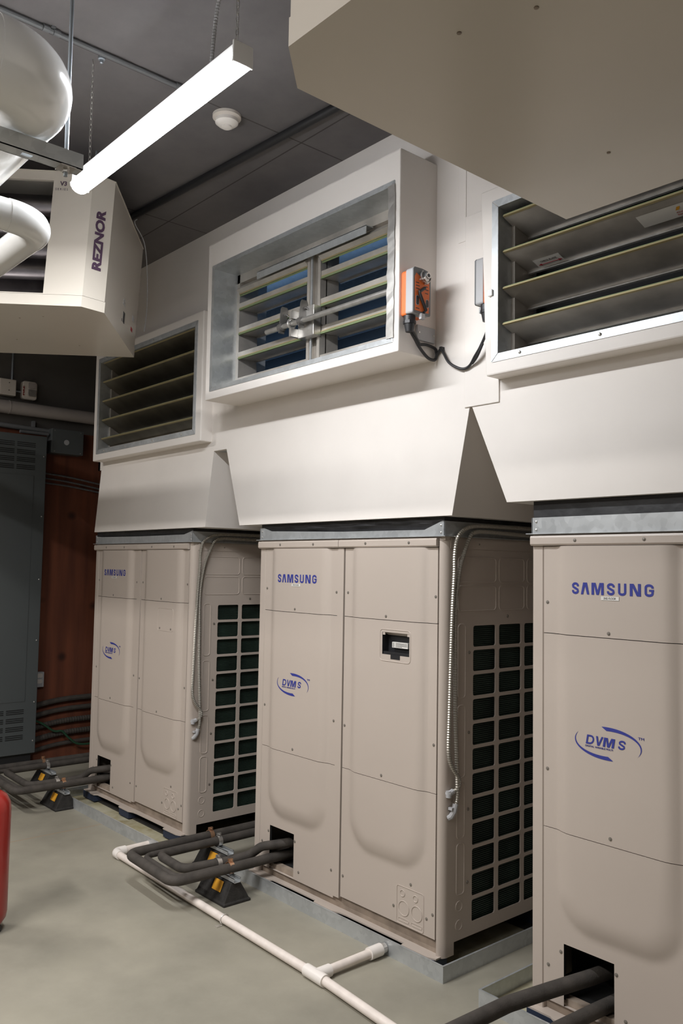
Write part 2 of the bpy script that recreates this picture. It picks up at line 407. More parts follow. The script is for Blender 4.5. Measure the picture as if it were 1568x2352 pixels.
def holed_plate(xs, zs, holes, r, thick_axis_pos, thick=.006):
    """plate in the y-z plane at x = thick_axis_pos; holes = set of (i,j) cells cut out with rounded corners"""
    mb = MB(); X = thick_axis_pos
    def add2(poly):
        k = len(mb.v); mb.v += [(X, a, b) for a, b in poly]; mb.f.append(tuple(range(k, k+len(poly))))
    for i in range(len(xs)-1):
        for j in range(len(zs)-1):
            a0, a1, b0, b1 = xs[i], xs[i+1], zs[j], zs[j+1]
            if (i, j) not in holes: add2([(a0, b0), (a1, b0), (a1, b1), (a0, b1)]); continue
            for (cx, cy, sx, sy) in ((a0, b0, 1, 1), (a1, b0, -1, 1), (a1, b1, -1, -1), (a0, b1, 1, -1)):
                poly = [(cx, cy)]
                for k in range(5):
                    t = PI/2*k/4
                    poly.append((cx+sx*r*(1-math.sin(t)), cy+sy*r*(1-math.cos(t))))
                add2(poly)
            # short inner walls of the hole
            q = rrect(a0, a1, b0, b1, r, 4); k = len(mb.v); n = len(q)
            mb.v += [(X, a, b) for a, b in q]+[(X-thick, a, b) for a, b in q]
            mb.f += [(k+m_, k+(m_+1) % n, k+n+(m_+1) % n, k+n+m_) for m_ in range(n)]
    return mb
def stroke_poly(pts, t):
    """flat strip of width t about a centre line, in the xz plane (as x, z points)"""
    L = []; R = []
    for i, (x, z) in enumerate(pts):
        a = pts[max(i-1, 0)]; b = pts[min(i+1, len(pts)-1)]
        dx, dz = b[0]-a[0], b[1]-a[1]; l = math.hypot(dx, dz) or 1
        nx, nz = -dz/l*t/2, dx/l*t/2; L.append((x+nx, z+nz)); R.append((x-nx, z-nz))
    return L, R
def letters(x0, width, zb, h, y, spans=None, wt=.20, slant=0.0):
    """heavy condensed wordmark, the A without its bar; widths are fractions of the whole word"""
    mb = MB()
    def strip(pts, t, X, w):
        L, R = stroke_poly(pts, t); k = len(mb.v); n = len(L)
        for p in L+R: mb.v.append((X+p[0]*w, y, zb+p[1]*h))
        for i in range(n-1): mb.f.append((k+i, k+i+1, k+n+i+1, k+n+i))
    def poly(pts, X, w):
        k = len(mb.v); yy = y-.00012*(1+len(mb.f) % 3); mb.v += [(X+a*w, yy, zb+b*h) for a, b in pts]; mb.f.append(tuple(range(k, k+len(pts))))
    spans = spans or [('S', 183, 285), ('A', 310, 425), ('M', 455, 618), ('S', 655, 765), ('U', 800, 912), ('N', 952, 1090), ('G', 1130, 1250)]
    o0 = spans[0][1]; tot = spans[-1][2]-o0
    for ch, a, b in spans:
        X = x0+width*(a-o0)/tot; w = width*(b-a)/tot
        def arc(cx, cz, rx, rz, a0, a1, n=10): return [(cx+rx*math.cos(math.radians(a0+(a1-a0)*i/n)), cz+rz*math.sin(math.radians(a0+(a1-a0)*i/n))) for i in range(n+1)]
        t = .27
        def S2(pts):   # strips drawn with a normal computed in true proportions
            asp = w/h; L = []; R = []
            q = [(x*asp, z) for x, z in pts]; l_, r_ = stroke_poly(q, wt)
            k = len(mb.v); n = len(l_)
            for p in l_+r_: mb.v.append((X+p[0]*h, y, zb+p[1]*h))
            for i in range(n-1): mb.f.append((k+i, k+i+1, k+n+i+1, k+n+i))
        if ch == 'S':
            c = .17
            S2([(1-c, .66)]+arc(.5, .73, .5-c, .17, 0, 180)+[(.20, .62), (.5, .50), (.80, .38)]+arc(.5, .27, .5-c, .17, 0, -180)+[(c, .34)])
        elif ch == 'U':
            c = .16; S2([(c, 1), (c, .30)]+arc(.5, .27, .5-c, .17, 180, 360)+[(1-c, .30), (1-c, 1)])
        elif ch == 'G':
            c = .16; S2([(1-c, .66)]+arc(.5, .73, .5-c, .17, 0, 180)+[(c, .5)]+arc(.5, .27, .5-c, .17, 180, 360)+[(1-c, .52)])
            poly([(.50, .57), (.999, .57), (.999, .41), (.50, .41)], X, w)
        elif ch == 'A':
            poly([(0, 0), (.27, 0), (.5, .72), (.5, 1), (.27, 1)], X, w); poly([(1, 0), (.73, 0), (.5, .72), (.5, 1), (.73, 1)], X, w)
        elif ch == 'M':
            poly([(0, 0), (.21, 0), (.21, 1), (0, 1)], X, w); poly([(1, 0), (.79, 0), (.79, 1), (1, 1)], X, w)
            poly([(.21, 1), (.34, 1), (.5, .36), (.5, 0), (.40, 0), (.21, .80)], X, w); poly([(.79, 1), (.66, 1), (.5, .36), (.5, 0), (.60, 0), (.79, .80)], X, w)
        elif ch == 'D':
            poly([(0, 0), (.22, 0), (.22, 1), (0, 1)], X, w); c = .11; S2([(.15, 1-wt/2), (.5, 1-wt/2)]+arc(.5, .5, .5-c, .5-wt/2, 90, -90)+[(.15, wt/2)])
        elif ch == 'V':
            poly([(0, 1), (.25, 1), (.5, .28), (.5, 0), (.36, 0)], X, w); poly([(1, 1), (.75, 1), (.5, .28), (.5, 0), (.64, 0)], X, w)
        elif ch == 'N':
            poly([(0, 0), (.26, 0), (.26, 1), (0, 1)], X, w); poly([(1, 0), (.74, 0), (.74, 1), (1, 1)], X, w)
            poly([(.26, 1), (.36, 1), (.74, .30), (.74, 0), (.64, 0), (.26, .70)], X, w)
    if slant: mb.v = [(a+slant*(c-zb), b, c) for a, b, c in mb.v]
    return mb
def swoosh(cx, cz, a, b, y):
    mb = MB()
    for rot in (0, 180):
        n = 30; O = []; I = []
        for i in range(n+1):
            t = i/n; ang = math.radians(104-132*t+rot)
            w = .0135*(1-t)**.8 if t > .06 else .0135*(t/.06)*.94
            O.append((cx+a*math.cos(ang), cz+b*math.sin(ang)))
            ang2 = ang-math.radians(4*(1-t))
            I.append((cx+(a-w)*math.cos(ang2), cz+(b-w)*math.sin(ang2)))
        k = len(mb.v); mb.v += [(p[0], y, p[1]) for p in O+I]
        mb.f += [(k+i, k+i+1, k+n+2+i, k+n+1+i) for i in range(n)]
    return mb
def screw(parent, x, y, z, axis='y', s=1):
    mb = MB()
    if axis == 'y':
        mb.lathe([(.0068, 0), (.0064, -.0012), (.0042, -.0014), (.0038, -.003), (.0012, -.0034)], (x, y, z), 12, 'y')
    else:
        mb.lathe([(.0068, 0), (.0064, .0012), (.0042, .0014), (.0038, .003), (.0012, .0034)], (x, y, z), 12, 'x')
    return mb.build('screw', M['screw'], parent)
M['screw'] = mat('screw_zinc', (0.26, 0.235, 0.205), 0.4, metal=0.4)
UL = (.112, .572, .365, .135); UR = (.735, .207+1.0, .358, .15)
OPEN = (.134, .330, .10, .312)

def condensing_unit(ox, label, idx):
    T = thing('condensing_unit', label, 'air conditioner', (ox, 0, UZ0), 0, 'beige air conditioning units in a row')
    B = lambda mb, n, m, **k: mb.xf(Matrix.Translation((0, 0, -UZ0))).build(n, m, T, **k)
    be = M['beige']
    # casing: top, left side, back, base rail
    c = MB(); c.box(0, UW, .004, UD, 1.735, UZ1); c.box(0, .004, .012, UD, .10, 1.735); c.box(0, UW, UD-.004, UD, .10, 1.735)
    B(c, 'casing', be)
    # inner dark body behind the pipe opening and the coil
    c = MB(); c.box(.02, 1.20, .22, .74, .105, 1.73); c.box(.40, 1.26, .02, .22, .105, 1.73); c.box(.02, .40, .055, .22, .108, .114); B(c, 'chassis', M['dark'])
    # posts
    lp = MB(); lp.prism([(0, .02), (0, .003), (.004, 0), (.044, 0), (.047, .004), (.047, .02)], .06, 1.706); B(lp, 'corner_post', be)
    pts = [(1.266, .0)]+[(1.262+.033*math.sin(a), .033-.033*math.cos(a)) for a in frange(.12, PI/2, 9)]+[(1.295, .075), (1.288, .075), (1.262, .03)]
    rp = MB(); rp.prism(pts, UZ0, 1.741); o = B(rp, 'corner_post', be, smooth=True)
    # cap strips above the panels
    for a, b in ((0, .642), (.645, 1.263)):
        m_ = MB(); m_.prism([(.0, 1.742), (-.014, 1.742), (-.017, 1.735), (-.017, 1.712), (-.012, 1.706), (.0, 1.706)], a, b, 'x')
        B(m_, 'cap_strip', be)
    # front panels (bulged U relief), three stacked on the left, three on the right
    s1, s2 = 1.388, .6975; g = .0013
    for (x0, x1, U, hl) in ((.050, .628, UL, OPEN), (.678, 1.259, UR, None)):
        for k, (z0, z1) in enumerate(((.122, s2-g), (s2+g, s1-g), (s1+g, 1.704))):
            hole = hl if k == 0 else None
            zz0 = z0
            if k == 1 and idx == 1 and U is UR: hole = (.952, 1.117, 1.240, 1.336)
            m_ = panel_mesh(x0, x1, zz0, z1, U, hole); o = B(m_, 'front_panel', be); finish_panel(o)
    # flat ears beside the relief at the top, under the cap strip
    cs = MB(); cs.box(.629, .671, -.004, .02, .112, 1.704); B(cs, 'centre_post', be)
    # dark backing of the joints
    jb = MB(); jb.box(.046, .135, .008, .012, .12, 1.704); jb.box(.33, 1.262, .008, .0125, .12, 1.23); jb.box(.135, .95, .008, .012, 1.0, 1.704)
    jb.box(.135, .33, .008, .012, .33, 1.0); jb.box(1.12, 1.262, .008, .012, 1.23, 1.704); jb.box(.95, 1.12, .008, .012, 1.36, 1.704); B(jb, 'joint_backing', M['dark'])
    # base: rail, front flange with feet, pads
    b1 = MB(); b1.box(.01, 1.262, .018, .05, .062, .122); B(b1, 'base_rail', M['beige_dark'])
    fl = MB()
    segs = [(0.0, -.030), (.10, -.030), (.115, -.038), (.17, -.038), (.19, -.018), (.33, -.014), (.52, -.014), (.53, -.034), (.66, -.036), (.70, -.020), (.74, -.016), (1.06, -.014), (1.10, -.014), (1.105, -.036), (1.25, -.034), (1.285, -.02)]
    poly = segs+[(1.285, .03), (0, .03)]
    fl.prism(poly, .056, .062); B(fl, 'base_flange', be)
    for q in ((.0, .17, -.032, .05), (.53, .66, -.03, .05), (1.1, 1.28, -.03, .05), (.0, .17, .66, .74), (1.1, 1.28, .66, .74)):
        B(MB().box(*q, .0125, .056), 'rubber_pad', M['bluepad'])
    # right side panel with the coil guard cut-outs
    ycols = [.036, .185, .335, .358, .515, .538, .69, UD]
    zr = [.105]
    for k in range(12): zr += [.158+k*.1027, .158+k*.1027+.0885]
    zr += [1.706]
    holes = {(i, j) for i in (1, 3, 5) for j in range(1, 24, 2)}
    sp = holed_plate(ycols, zr, holes, .010, 1.2945); o = B(sp, 'side_panel', be)
    tp = MB(); tp.box(1.289, 1.297, .036, UD, 1.700, 1.745); B(tp, 'side_cap', be)
    # coil behind: tight horizontal fins
    cl = MB(); n = 150
    for k in range(n):
        z = .13+k*(1.27/n); cl.box(1.262, 1.276, .17, .70, z, z+.004)
    cl.box(1.255, 1.268, .17, .70, .12, 1.41)
    B(cl, 'coil', M['fin'])
    # embossed rounded rectangles on the side
    def emboss(a0, a1, b0, b1, r=.018):
        q = rrect(a0, a1, b0, b1, r, 5); m_ = MB(); m_.tube([(1.2945, a, b) for a, b in q], .0028, 6, closed=True); B(m_, 'pressed_rib', be, smooth=True)
    for a0, a1 in ((.085, .335), (.357, .535), (.556, .735)):
        for b0, b1 in ((1.560, 1.665), (1.440, 1.545)): emboss(a0, a1, b0, b1)
    for b0, b1 in ((1.08, 1.385), (.755, 1.05), (.51, .73), (.285, .49)): emboss(.088, .135, b0, b1, .016)
    for (a, b) in ((.105, .24), (.105, .165)):
        m_ = MB(); m_.tube([(1.2945, a+.02*math.cos(t), b+.02*math.sin(t)) for t in frange(0, 2*PI, 16)[:-1]], .0022, 6, closed=True); B(m_, 'knockout', be)
    for (a, b) in ((.159, 1.266), (.159, .934), (.157, .620), (.155, .325), (.415, 1.412), (.219, 1.722)): screw(T, 1.2955, a, b-UZ0, 'x')
    # front screws
    for (x, z) in ((.192, 1.724), (.457, 1.724), (.831, 1.724), (1.105, 1.724)): screw(T, x, -.017, z-UZ0)
    for (x, z) in ((.066, 1.500), (.618, 1.497), (.700, 1.498), (1.248, 1.499), (.066, .903), (.612, .899), (.690, .890), (1.244, .893),
                   (.070, .220), (.122, .281), (.338, .280), (.371, .143), (.612, .220), (.694, .217), (1.022, .186), (1.213, .190), (1.246, .216), (1.122, .300)):
        screw(T, x, 0, z-UZ0)
    for (x, z) in ((.326, 1.404), (.973, 1.404), (.329, .722), (.956, .718)): screw(T, x, -BUL, z-UZ0)
    # knock-out plate, lower right
    kp = MB(); kp.tube([(a, -.0005, b) for a, b in rrect(1.042, 1.197, .126, .280, .010, 4)], .0016, 5, closed=True)
    for (cx, cz, r) in ((1.083, .192, .030), (1.158, .192, .030), (1.075, .252, .013), (1.150, .250, .013)):
        kp.tube([(cx+r*math.cos(t), 0, cz+r*math.sin(t)) for t in frange(0, 2*PI, 22)[:-1]], .0026, 6, closed=True)
    for cx in (1.083, 1.158): kp.tube([(a, 0, b) for a, b in rrect(cx-.03, cx+.03, .138, .150, .0055, 4)], .0018, 5, closed=True)
    B(kp, 'knockout_plate', be, smooth=True)
    # display recess / cover
    zc = 1.279
    if idx == 1:
        fr = MB(); q = rrect(.938, 1.124, 1.212, 1.348, .016, 5)
        fr.tube([(a, -BUL, b) for a, b in q], .0022, 6, closed=True); B(fr, 'display_frame', be, smooth=True)
        d = MB(); d.box(.950, 1.119, .018, .022, 1.238, 1.338); d.box(.950, .953, -.017, .02, 1.238, 1.338); d.box(1.116, 1.119, -.017, .02, 1.238, 1.338)
        d.box(.950, 1.119, -.017, .02, 1.236, 1.241); d.box(.952, 1.117, -.014, .0, 1.238, 1.252); d.box(1.005, 1.062, -.0200, -.010, 1.222, 1.241)
        o = B(d, 'display_recess', M['black'])
        m_ = MB(); m_.box(.950, 1.119, -.017, .02, 1.335, 1.339); m_.add([(.952, -.012, 1.336), (1.117, -.012, 1.336), (1.117, .017, 1.322), (.952, .017, 1.322)], [(0, 1, 2, 3)]); B(m_, 'recess_lip', be)
        for a in (.953, 1.103): m_ = MB(); m_.box(a, a+.014, -.0175, -.014, 1.324, 1.337); B(m_, 'cover_tab', be)
        m_ = MB(); m_.box(.992, 1.087, .002, .0175, 1.270, 1.294); l = B(m_, 'warning_label', M['label'])
        for k in range(4): 
            m_ = MB(); m_.box(1.014, 1.083-.01*(k == 0)*3, .0012, .0022, 1.2735+k*.005, 1.2750+k*.005); m_.box(.995, 1.006, .0012, .0022, 1.2735+k*.005, 1.2750+k*.005); B(m_, 'label_print', M['ink'])
    else:
        fr = MB(); fr.tube([(a, -BUL, b) for a, b in rrect(.938, 1.124, 1.212, 1.348, .016, 5)], .0017, 6, closed=True); B(fr, 'display_cover', be, smooth=True)
        for a in (.965, 1.098): screw(T, a, -BUL, 1.226-UZ0)
    # wordmark, logo, floor sticker
    B(letters(.1814, .3113, 1.534, .0415, -BUL-.0009), 'wordmark', M['blue'])
    B(swoosh(.3195, 1.034, .1262, .0555, -BUL-.0009), 'logo_swoosh', M['blue'])
    Z = -UZ0
    B(letters(.2365, .149, 1.0225, .0315, -BUL-.001, [('D', 395, 528), ('V', 548, 672), ('M', 684, 868), ('S', 925, 1052)], .19, .18), 'logo_letters', M['blue'])
    text('DIGITAL VARIABLE MULTI', .0085, M['blue'], T, face_front(.235, -BUL-.001, 1.013+Z), width=.105)
    text('TM', .012, M['blue'], T, face_front(.433, -BUL-.001, 1.066+Z), width=.021)
    m_ = MB(); m_.box(.298, .366, -BUL-.0016, -BUL-.0006, 1.5165, 1.5295); B(m_, 'floor_sticker', M['label'])
    text(('1ST FLOOR', '4TH FLOOR', '2ND FLOOR')[idx], .0105, M['ink'], T, face_front(.308, -BUL-.0018, 1.5195+Z), width=.047, name='sticker_print')
    return T
UL_LAB = ['beige air conditioning cabinet at the far left end of the row, display cover closed',
          'beige air conditioning cabinet in the middle of the row with open black display recess',
          'beige air conditioning cabinet nearest the camera, cut off by the right picture edge']
for i in range(3): condensing_unit(UX[i], UL_LAB[i], i)

# galvanized collar and black flexible connector on top of each unit
for i, ox in enumerate(UX):
    pos = ('far left', 'middle', 'nearest right')[i]
    T = thing('sheet_metal_collar', 'galvanized sheet metal collar on top of the %s air conditioning cabinet' % pos, 'duct collar', (ox, 0, UZ1), 0, 'galvanized collars on the cabinets')
    f = MB()
    prof = [(0, 0), (1.298, -.0), (1.298, .063), (1.285, .063), (1.185, .028), (.66, .031), (.10, .045), (.035, .063), (0, .063)]
    if i == 2: prof = [(0, 0), (1.298, 0), (1.298, .063), (0, .060)]
    if i == 0: prof = [(0, 0), (1.298, -.0), (1.298, .066), (1.2, .045), (.66, .043), (.10, .047), (0, .052)]
    f.prism(prof, -.006, -.003, 'y'); f.prism([(p[0], p[1]) for p in prof], .766, .769, 'y')
    f.prism([(-.006, 0), (.769, 0), (.769, .063), (-.006, .063)], 1.295, 1.299, 'x'); f.prism([(-.006, 0), (.769, 0), (.769, .060), (-.006, .060)], -.001, .003, 'x')
    f.box(-.02, 1.31, -.016, .77, -.0015, .0015)
    f.build('collar_band', M['galv'], T)
    for (x, z) in ((.02, .015), (.02, .045), (1.28, .015), (1.28, .045)): MB().lathe([(.005, 0), (.004, -.003), (.001, -.0045)], (x, -.006, z), 10, 'y').build('rivet', M['steel'], T)
    # flexible connector
    fx = MB(); n = 60; rows = 8; P = []
    per = [(-.0, 0.002), (1.295, .002), (1.295, .765), (0, .765)]
    path = []
    for a in range(4):
        p, q = per[a], per[(a+1) % 4]
        for k in range(n): t = k/n; path.append((p[0]+(q[0]-p[0])*t, p[1]+(q[1]-p[1])*t, a, t))
    for r in range(rows+1):
        v = r/rows
        for (x, y, a, t) in path:
            b = math.sin(PI*t)**.5*math.sin(PI*min(1, v*1.15))*.016*(1+.5*math.sin(t*21+i))+.003*math.sin(t*47+v*6+a)
            nx, ny = ((0, -1), (1, 0), (0, 1), (-1, 0))[a]
            if i == 2: b = b*.1-.003
            elif a in (0,): b = b*min(1, max(0, (v-.45)/.3))-.004*(v < .6)
            else: b = min(b, .004) - .004
            fx.v.append((x+nx*b, y+ny*b, .004+v*(.118 if i == 2 else .080)+.003*math.sin(t*9+i)*v))
    m_ = len(path)
    for r in range(rows):
        for k in range(m_): fx.f.append((r*m_+k, r*m_+(k+1) % m_, (r+1)*m_+(k+1) % m_, (r+1)*m_+k))
    o = fx.build('flexible_connector', M['fabric'], None, smooth=True); o.location = Vector(o.location)+Vector((ox, 0, UZ1))
    tag(o, 'black rubberized flexible connector between the %s collar and its white hood' % pos, 'duct connector', 'black flexible connectors under the hoods')

# ------------------------------------------------------------------ white insulated plenum wall, hoods and damper boxes
YP = -.03
PX0, PX1 = -1.93, 4.6; PZ0 = 2.262
# openings of the plenum behind the damper boxes: (x0, x1, z0, z1)
BOX = [(-1.863, -.462, 2.315, 3.070, -.105), (-.19, 1.262, 2.485, 3.330, -.25), (1.596, 3.05, 2.350, 3.080, -.11)]
OPN = [(-1.785, -.545, 2.385, 2.995), (-.128, 1.215, 2.545, 3.185), (1.650, 2.98, 2.425, 3.000)]
xs = sorted({PX0, PX1} | {v for o in OPN for v in o[:2]}); zs = sorted({PZ0, CEIL} | {v for o in OPN for v in o[2:]})
pw = MB()
for i in range(len(xs)-1):
    for j in range(len(zs)-1):
        cx, cz = (xs[i]+xs[i+1])/2, (zs[j]+zs[j+1])/2
        if any(o[0] < cx < o[1] and o[2] < cz < o[3] for o in OPN): continue
        pw.box(xs[i], xs[i+1], YP, YP+.03, zs[j], zs[j+1])
pw.box(PX0, PX0+.03, YP, YB, PZ0, CEIL)
PL = thing('insulated_plenum', 'long white insulated duct wall above the cabinets, reaching the concrete ceiling', 'air duct', (1.3, .4, PZ0))
pw.build('front_wrap', M['white_wrap'], PL, world=True)
# strips of overlapping wrap (seams)
sm = MB(); sm.box(1.425, 1.60, YP-.006, YP, 2.262, 3.05); PLs = sm.build('wrap_overlap', M['white_wrap'], PL, world=True, bevel=.003)
sm = MB(); sm.box(1.385, 1.425, YP-.003, YP, 2.95, CEIL-.01); sm.build('wrap_overlap', M['white_wrap'], PL, world=True, bevel=.002)
ln = MB(); ln.box(PX0+.03, PX1, YP+.03, YB, CEIL-.012, CEIL-.004); ln.box(PX0+.03, PX1, YP+.03, YB, PZ0, PZ0+.004)
for (a, b, c, d) in ((PX0+.03, OX0, PZ0, CEIL), (OX1, PX1, PZ0, CEIL), (OX0, OX1, PZ0, OZ0), (OX0, OX1, OZ1, CEIL)): ln.box(a, b, YB-.012, YB-.004, c, d)
ln.build('sheet_metal_liner', M['galv'], PL, world=True)

def hood(x0b, x1b, x0t, x1t, zb, zt, label):
    T = thing('discharge_hood', label, 'air duct', ((x0b+x1b)/2, .38, zb), 0, 'white flared hoods over the cabinets')
    yb = .82; m_ = MB()
    vs = [(x0b, YP, zb), (x1b, YP, zb), (x1t, YP, zt), (x0t, YP, zt), (x0b, yb, zb), (x1b, yb, zb), (x1t, yb, zt), (x0t, yb, zt)]
    m_.add(vs, [(0,1,2,3),(4,7,6,5),(0,3,7,4),(1,5,6,2),(3,2,6,7),(0,4,5,1)])
    m_.build('hood_shell', M['white_wrap'], T, world=True)
    return T
hood(-1.956, -.507, -1.88, -.436, 1.832, PZ0, 'white flared hood above the far left cabinet, under the smallest damper box')
hood(-.16, 1.360, -.306, 1.449, 1.832, PZ0, 'white flared hood above the middle cabinet, a wedge gap on each side')
hood(1.636, 3.18, 1.462, 3.36, 1.872, PZ0, 'white flared hood above the nearest cabinet at the right edge')

def damper_box(i, label):
    x0, x1, z0, z1, yf = BOX[i]; o0, o1, q0, q1 = OPN[i]
    T = thing('damper_box', label, 'damper', ((x0+x1)/2, YP, z0), 0, 'white boxes with louvred dampers')
    m_ = MB(); m_.box(x0, x1, yf, YP, z0, q0); m_.box(x0, x1, yf, YP, q1, z1); m_.box(x0, o0, yf, YP, q0, q1); m_.box(o1, x1, yf, YP, q0, q1)
    # rounded outer skin: one closed ring
    m_ = MB()
    O = [(x0, z0), (x1, z0), (x1, z1), (x0-(.03 if i == 2 else 0), z1)]; I = [(o0, q0), (o1, q0), (o1, q1), (o0, q1)]
    v = [(a, yf, b) for a, b in O]+[(a, yf, b) for a, b in I]+[(a, YP+.012, b) for a, b in O]+[(a, YP+.012, b) for a, b in I]
    fs = []
    for k in range(4):
        l = (k+1) % 4; fs += [(k, l, 4+l, 4+k), (k, 8+k, 8+l, l), (4+k, 4+l, 12+l, 12+k), (8+k, 12+k, 12+l, 8+l)]
    m_.add(v, fs); m_.build('insulated_casing', M['white_wrap'], T, world=True, bevel=.006)
    # metal flange around the opening, mitred
    fl = MB(); w = .026 if i != 1 else .018; e = .0025
    II = [(o0+.004, q0+.004), (o1-.004, q0+.004), (o1-.004, q1-.004), (o0+.004, q1-.004)]; OO = [(o0-w, q0-w), (o1+w, q0-w), (o1+w, q1+w), (o0-w, q1+w)]
    for k in range(4):
        l = (k+1) % 4; a, b, c, d = OO[k], OO[l], II[l], II[k]
        # leave a hairline at the mitre
        dx, dz = (b[0]-a[0]), (b[1]-a[1]); L = math.hypot(dx, dz); ux, uz = dx/L*.002, dz/L*.002
        P = [(a[0]+ux, a[1]+uz), (b[0]-ux, b[1]-uz), (c[0]-ux, c[1]-uz), (d[0]+ux, d[1]+uz)]
        fl.prism(P, yf-e, yf, 'y')
    fl.build('flange', M['galv'], T, world=True)
    # inner sleeve
    sl = MB(); t = .004; yb = YP+.16 if i != 1 else YP+.12
    sl.box(o0, o0+t, yf, yb, q0, q1); sl.box(o1-t, o1, yf, yb, q0, q1); sl.box(o0, o1, yf, yb, q0, q0+t); sl.box(o0, o1, yf, yb, q1-t, q1)
    sl.build('sleeve', M['galv'], T, world=True)
    for (x, z) in [(o0+(o1-o0)*f, q0-w*.4) for f in (.08, .33, .62, .9)]+[(o0+(o1-o0)*f, q1+w*.4) for f in (.08, .6)]:
        if i != 1: MB().lathe([(.006, 0), (.006, -.002), (.003, -.0045), (.001, -.005)], (x, yf-e, z), 10, 'y').build('screw', M['steel'], T, world=True)
    return T
def blade(T, x0, x1, y, z, w, tilt, thick=.014, blunt=0.0, mt='alu'):
    """airfoil blade seen from below; tilt>0 lowers the rear edge"""
    prof = []
    for k in range(7):
        s = k/6; prof.append((s*w, thick*.5*math.sin(PI*s)**.6 if 0 < s < 1 else .0))
    low = [(p[0], -.35*p[1]-.002) for p in reversed(prof)]
    pts = [(a, b+.002+blunt*(1-a/w)) for a, b in prof]+low
    c, s_ = math.cos(tilt), -math.sin(tilt)
    P = [(y+a*c-b*s_, z+a*s_+b*c) for a, b in pts]
    m_ = MB(); m_.prism(P, x0, x1, 'x'); b = m_.build('blade', M[mt], T, world=True, smooth=True)
    def strip(a0, a1, b0, b1, nm, mt):
        q = [(y+a*c-bb*s_, z+a*s_+bb*c) for a, bb in ((a0, b0), (a1, b0), (a1, b1), (a0, b1))]
        MB().prism(q, x0+.002, x1-.002, 'x').build(nm, mt, b)
    if blunt: strip(-.004, .004, .001, .006, 'edge_gasket', M['gold']); strip(-.007, .006, -.009, -.001, 'edge_gasket', M['gasket'])
    else: strip(-.006, .003, -.003, .003, 'edge_gasket', M['gold']); strip(-.004, .006, .003, .0075, 'edge_gasket', M['gasket'])
    strip(w-.002, w+.007, -.010, .003, 'rear_hem', M['steel'])
    return b
b1 = damper_box(0, 'white damper box farthest left, louvre blades nearly shut, behind the hanging heater')
b2 = damper_box(1, 'tall white damper box in the middle with open blades, jackshaft and orange actuator')
b3 = damper_box(2, 'white damper box at the right edge, four wide blades, half behind a heater')
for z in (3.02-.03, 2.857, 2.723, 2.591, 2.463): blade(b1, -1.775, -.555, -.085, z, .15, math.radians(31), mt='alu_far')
for z in (2.962, 2.822, 2.680, 2.542): blade(b3, 1.66, 2.97, -.088, z, .150, math.radians(17), .012)
# hidden blade stops / frame channel of the outer dampers
for (T, o, y0) in ((b1, OPN[0], -.03), (b3, OPN[2], -.03)):
    m_ = MB(); m_.box(o[0]+.004, o[0]+.02, y0, y0+.12, o[2], o[3]); m_.box(o[1]-.02, o[1]-.004, y0, y0+.12, o[2], o[3]); m_.box(o[0], o[1], y0, y0+.02, o[2], o[2]+.03)
    m_.build('blade_channel', M['alu'], T, world=True)
    MB().box(o[0]-.1, o[1]+.1, .14, .145, o[2]-.1, o[3]+.1).build('shade_backing', M['dark'], T, world=True)  # near-black sheet stands for the shade inside the duct
# middle damper: frame channels, centre mullion, blades
YD = -.105
m_ = MB(); o = OPN[1]
m_.box(o[0], o[0]+.028, YD, YD+.12, o[2], o[3]); m_.box(o[1]-.02, o[1], YD, YD+.12, o[2], o[3]); m_.box(o[0], o[1], YD, YD+.12, o[2], o[2]+.02); m_.box(o[0], o[1], YD, YD+.12, 3.135, o[3])
m_.build('damper_frame', M['alu'], b2, world=True)
m_ = MB()
for a in (.490, .570): m_.box(a, a+.020, YD-.006, YD+.11, 2.55, 3.16)
m_.box(.490, .590, YD+.03, YD+.036, 2.55, 3.16); m_.build('mullion', M['alu'], b2, world=True)
for z in (3.072, 2.992, 2.858, 2.725, 2.586):
    for a, b in ((-.098, .488), (.592, 1.193)): blade(b2, a, b, YD-.0, z, .115, math.radians(-3 if z < 3.05 else -50), .012, .028)
# jackshaft, cranks and bearing
m_ = MB(); m_.cyl((.265, -.185, 2.775), .0125, 1.09, 'x', 18); m_.build('jackshaft', M['steel'], b2, world=True, smooth=True)
br = MB(); br.box(.482, .600, -.156, -.112, 2.705, 2.850); br.build('bearing_bracket', M['steel'], b2, world=True, bevel=.002)
rg = MB(); rg.tube([(.468, -.185+.021*math.cos(t), 2.775+.021*math.sin(t)) for t in frange(0, 2*PI, 20)[:-1]], .006, 8, closed=True)
rg.box(.464, .481, -.196, -.125, 2.800, 2.838); rg.box(.464, .481, -.196, -.125, 2.712, 2.752); rg.build('bearing', M['steel'], b2, world=True, smooth=True)
for x, dz in ((.385, 1), (.540, 1)):
    cr = MB(); q = [( -.185-.016, 2.745), (-.185+.016, 2.745), (-.165+.02, 2.86), (-.165+.012, 2.878), (-.175-.008, 2.878), (-.190, 2.865)]
    cr.prism(q, x, x+.005, 'x'); cr.tube([(x-.012, -.185, 2.775), (x+.02, -.185, 2.775)], .019, 14); cr.cyl((x-.004, -.165, 2.84), .006, .02, 'x', 10)
    cr.tube([(x+.014, -.165, 2.84), (x+.05, -.12, 2.80)], .004, 8); cr.build('crank_arm', M['crank'], b2, world=True)
rod_ = MB(); rod_.box(.525, .537, -.118, -.112, 2.56, 3.15); rod_.build('linkage_bar', M['galv'], b2, world=True)
st = MB(); st.box(.02, .985, -.235, -.232, 3.150, 3.182)
st.add([(-.0, -.11, 3.13), (.25, -.11, 3.13), (.25, -.15, 3.175), (0, -.15, 3.175)], [(0, 1, 2, 3)])
m_ = MB(); m_.box(.12, .95, -.150, -.106, 3.125, 3.129); m_.box(.12, .95, -.150, -.147, 3.09, 3.128); m_.build('top_bracket', M['galv'], b2, world=True)
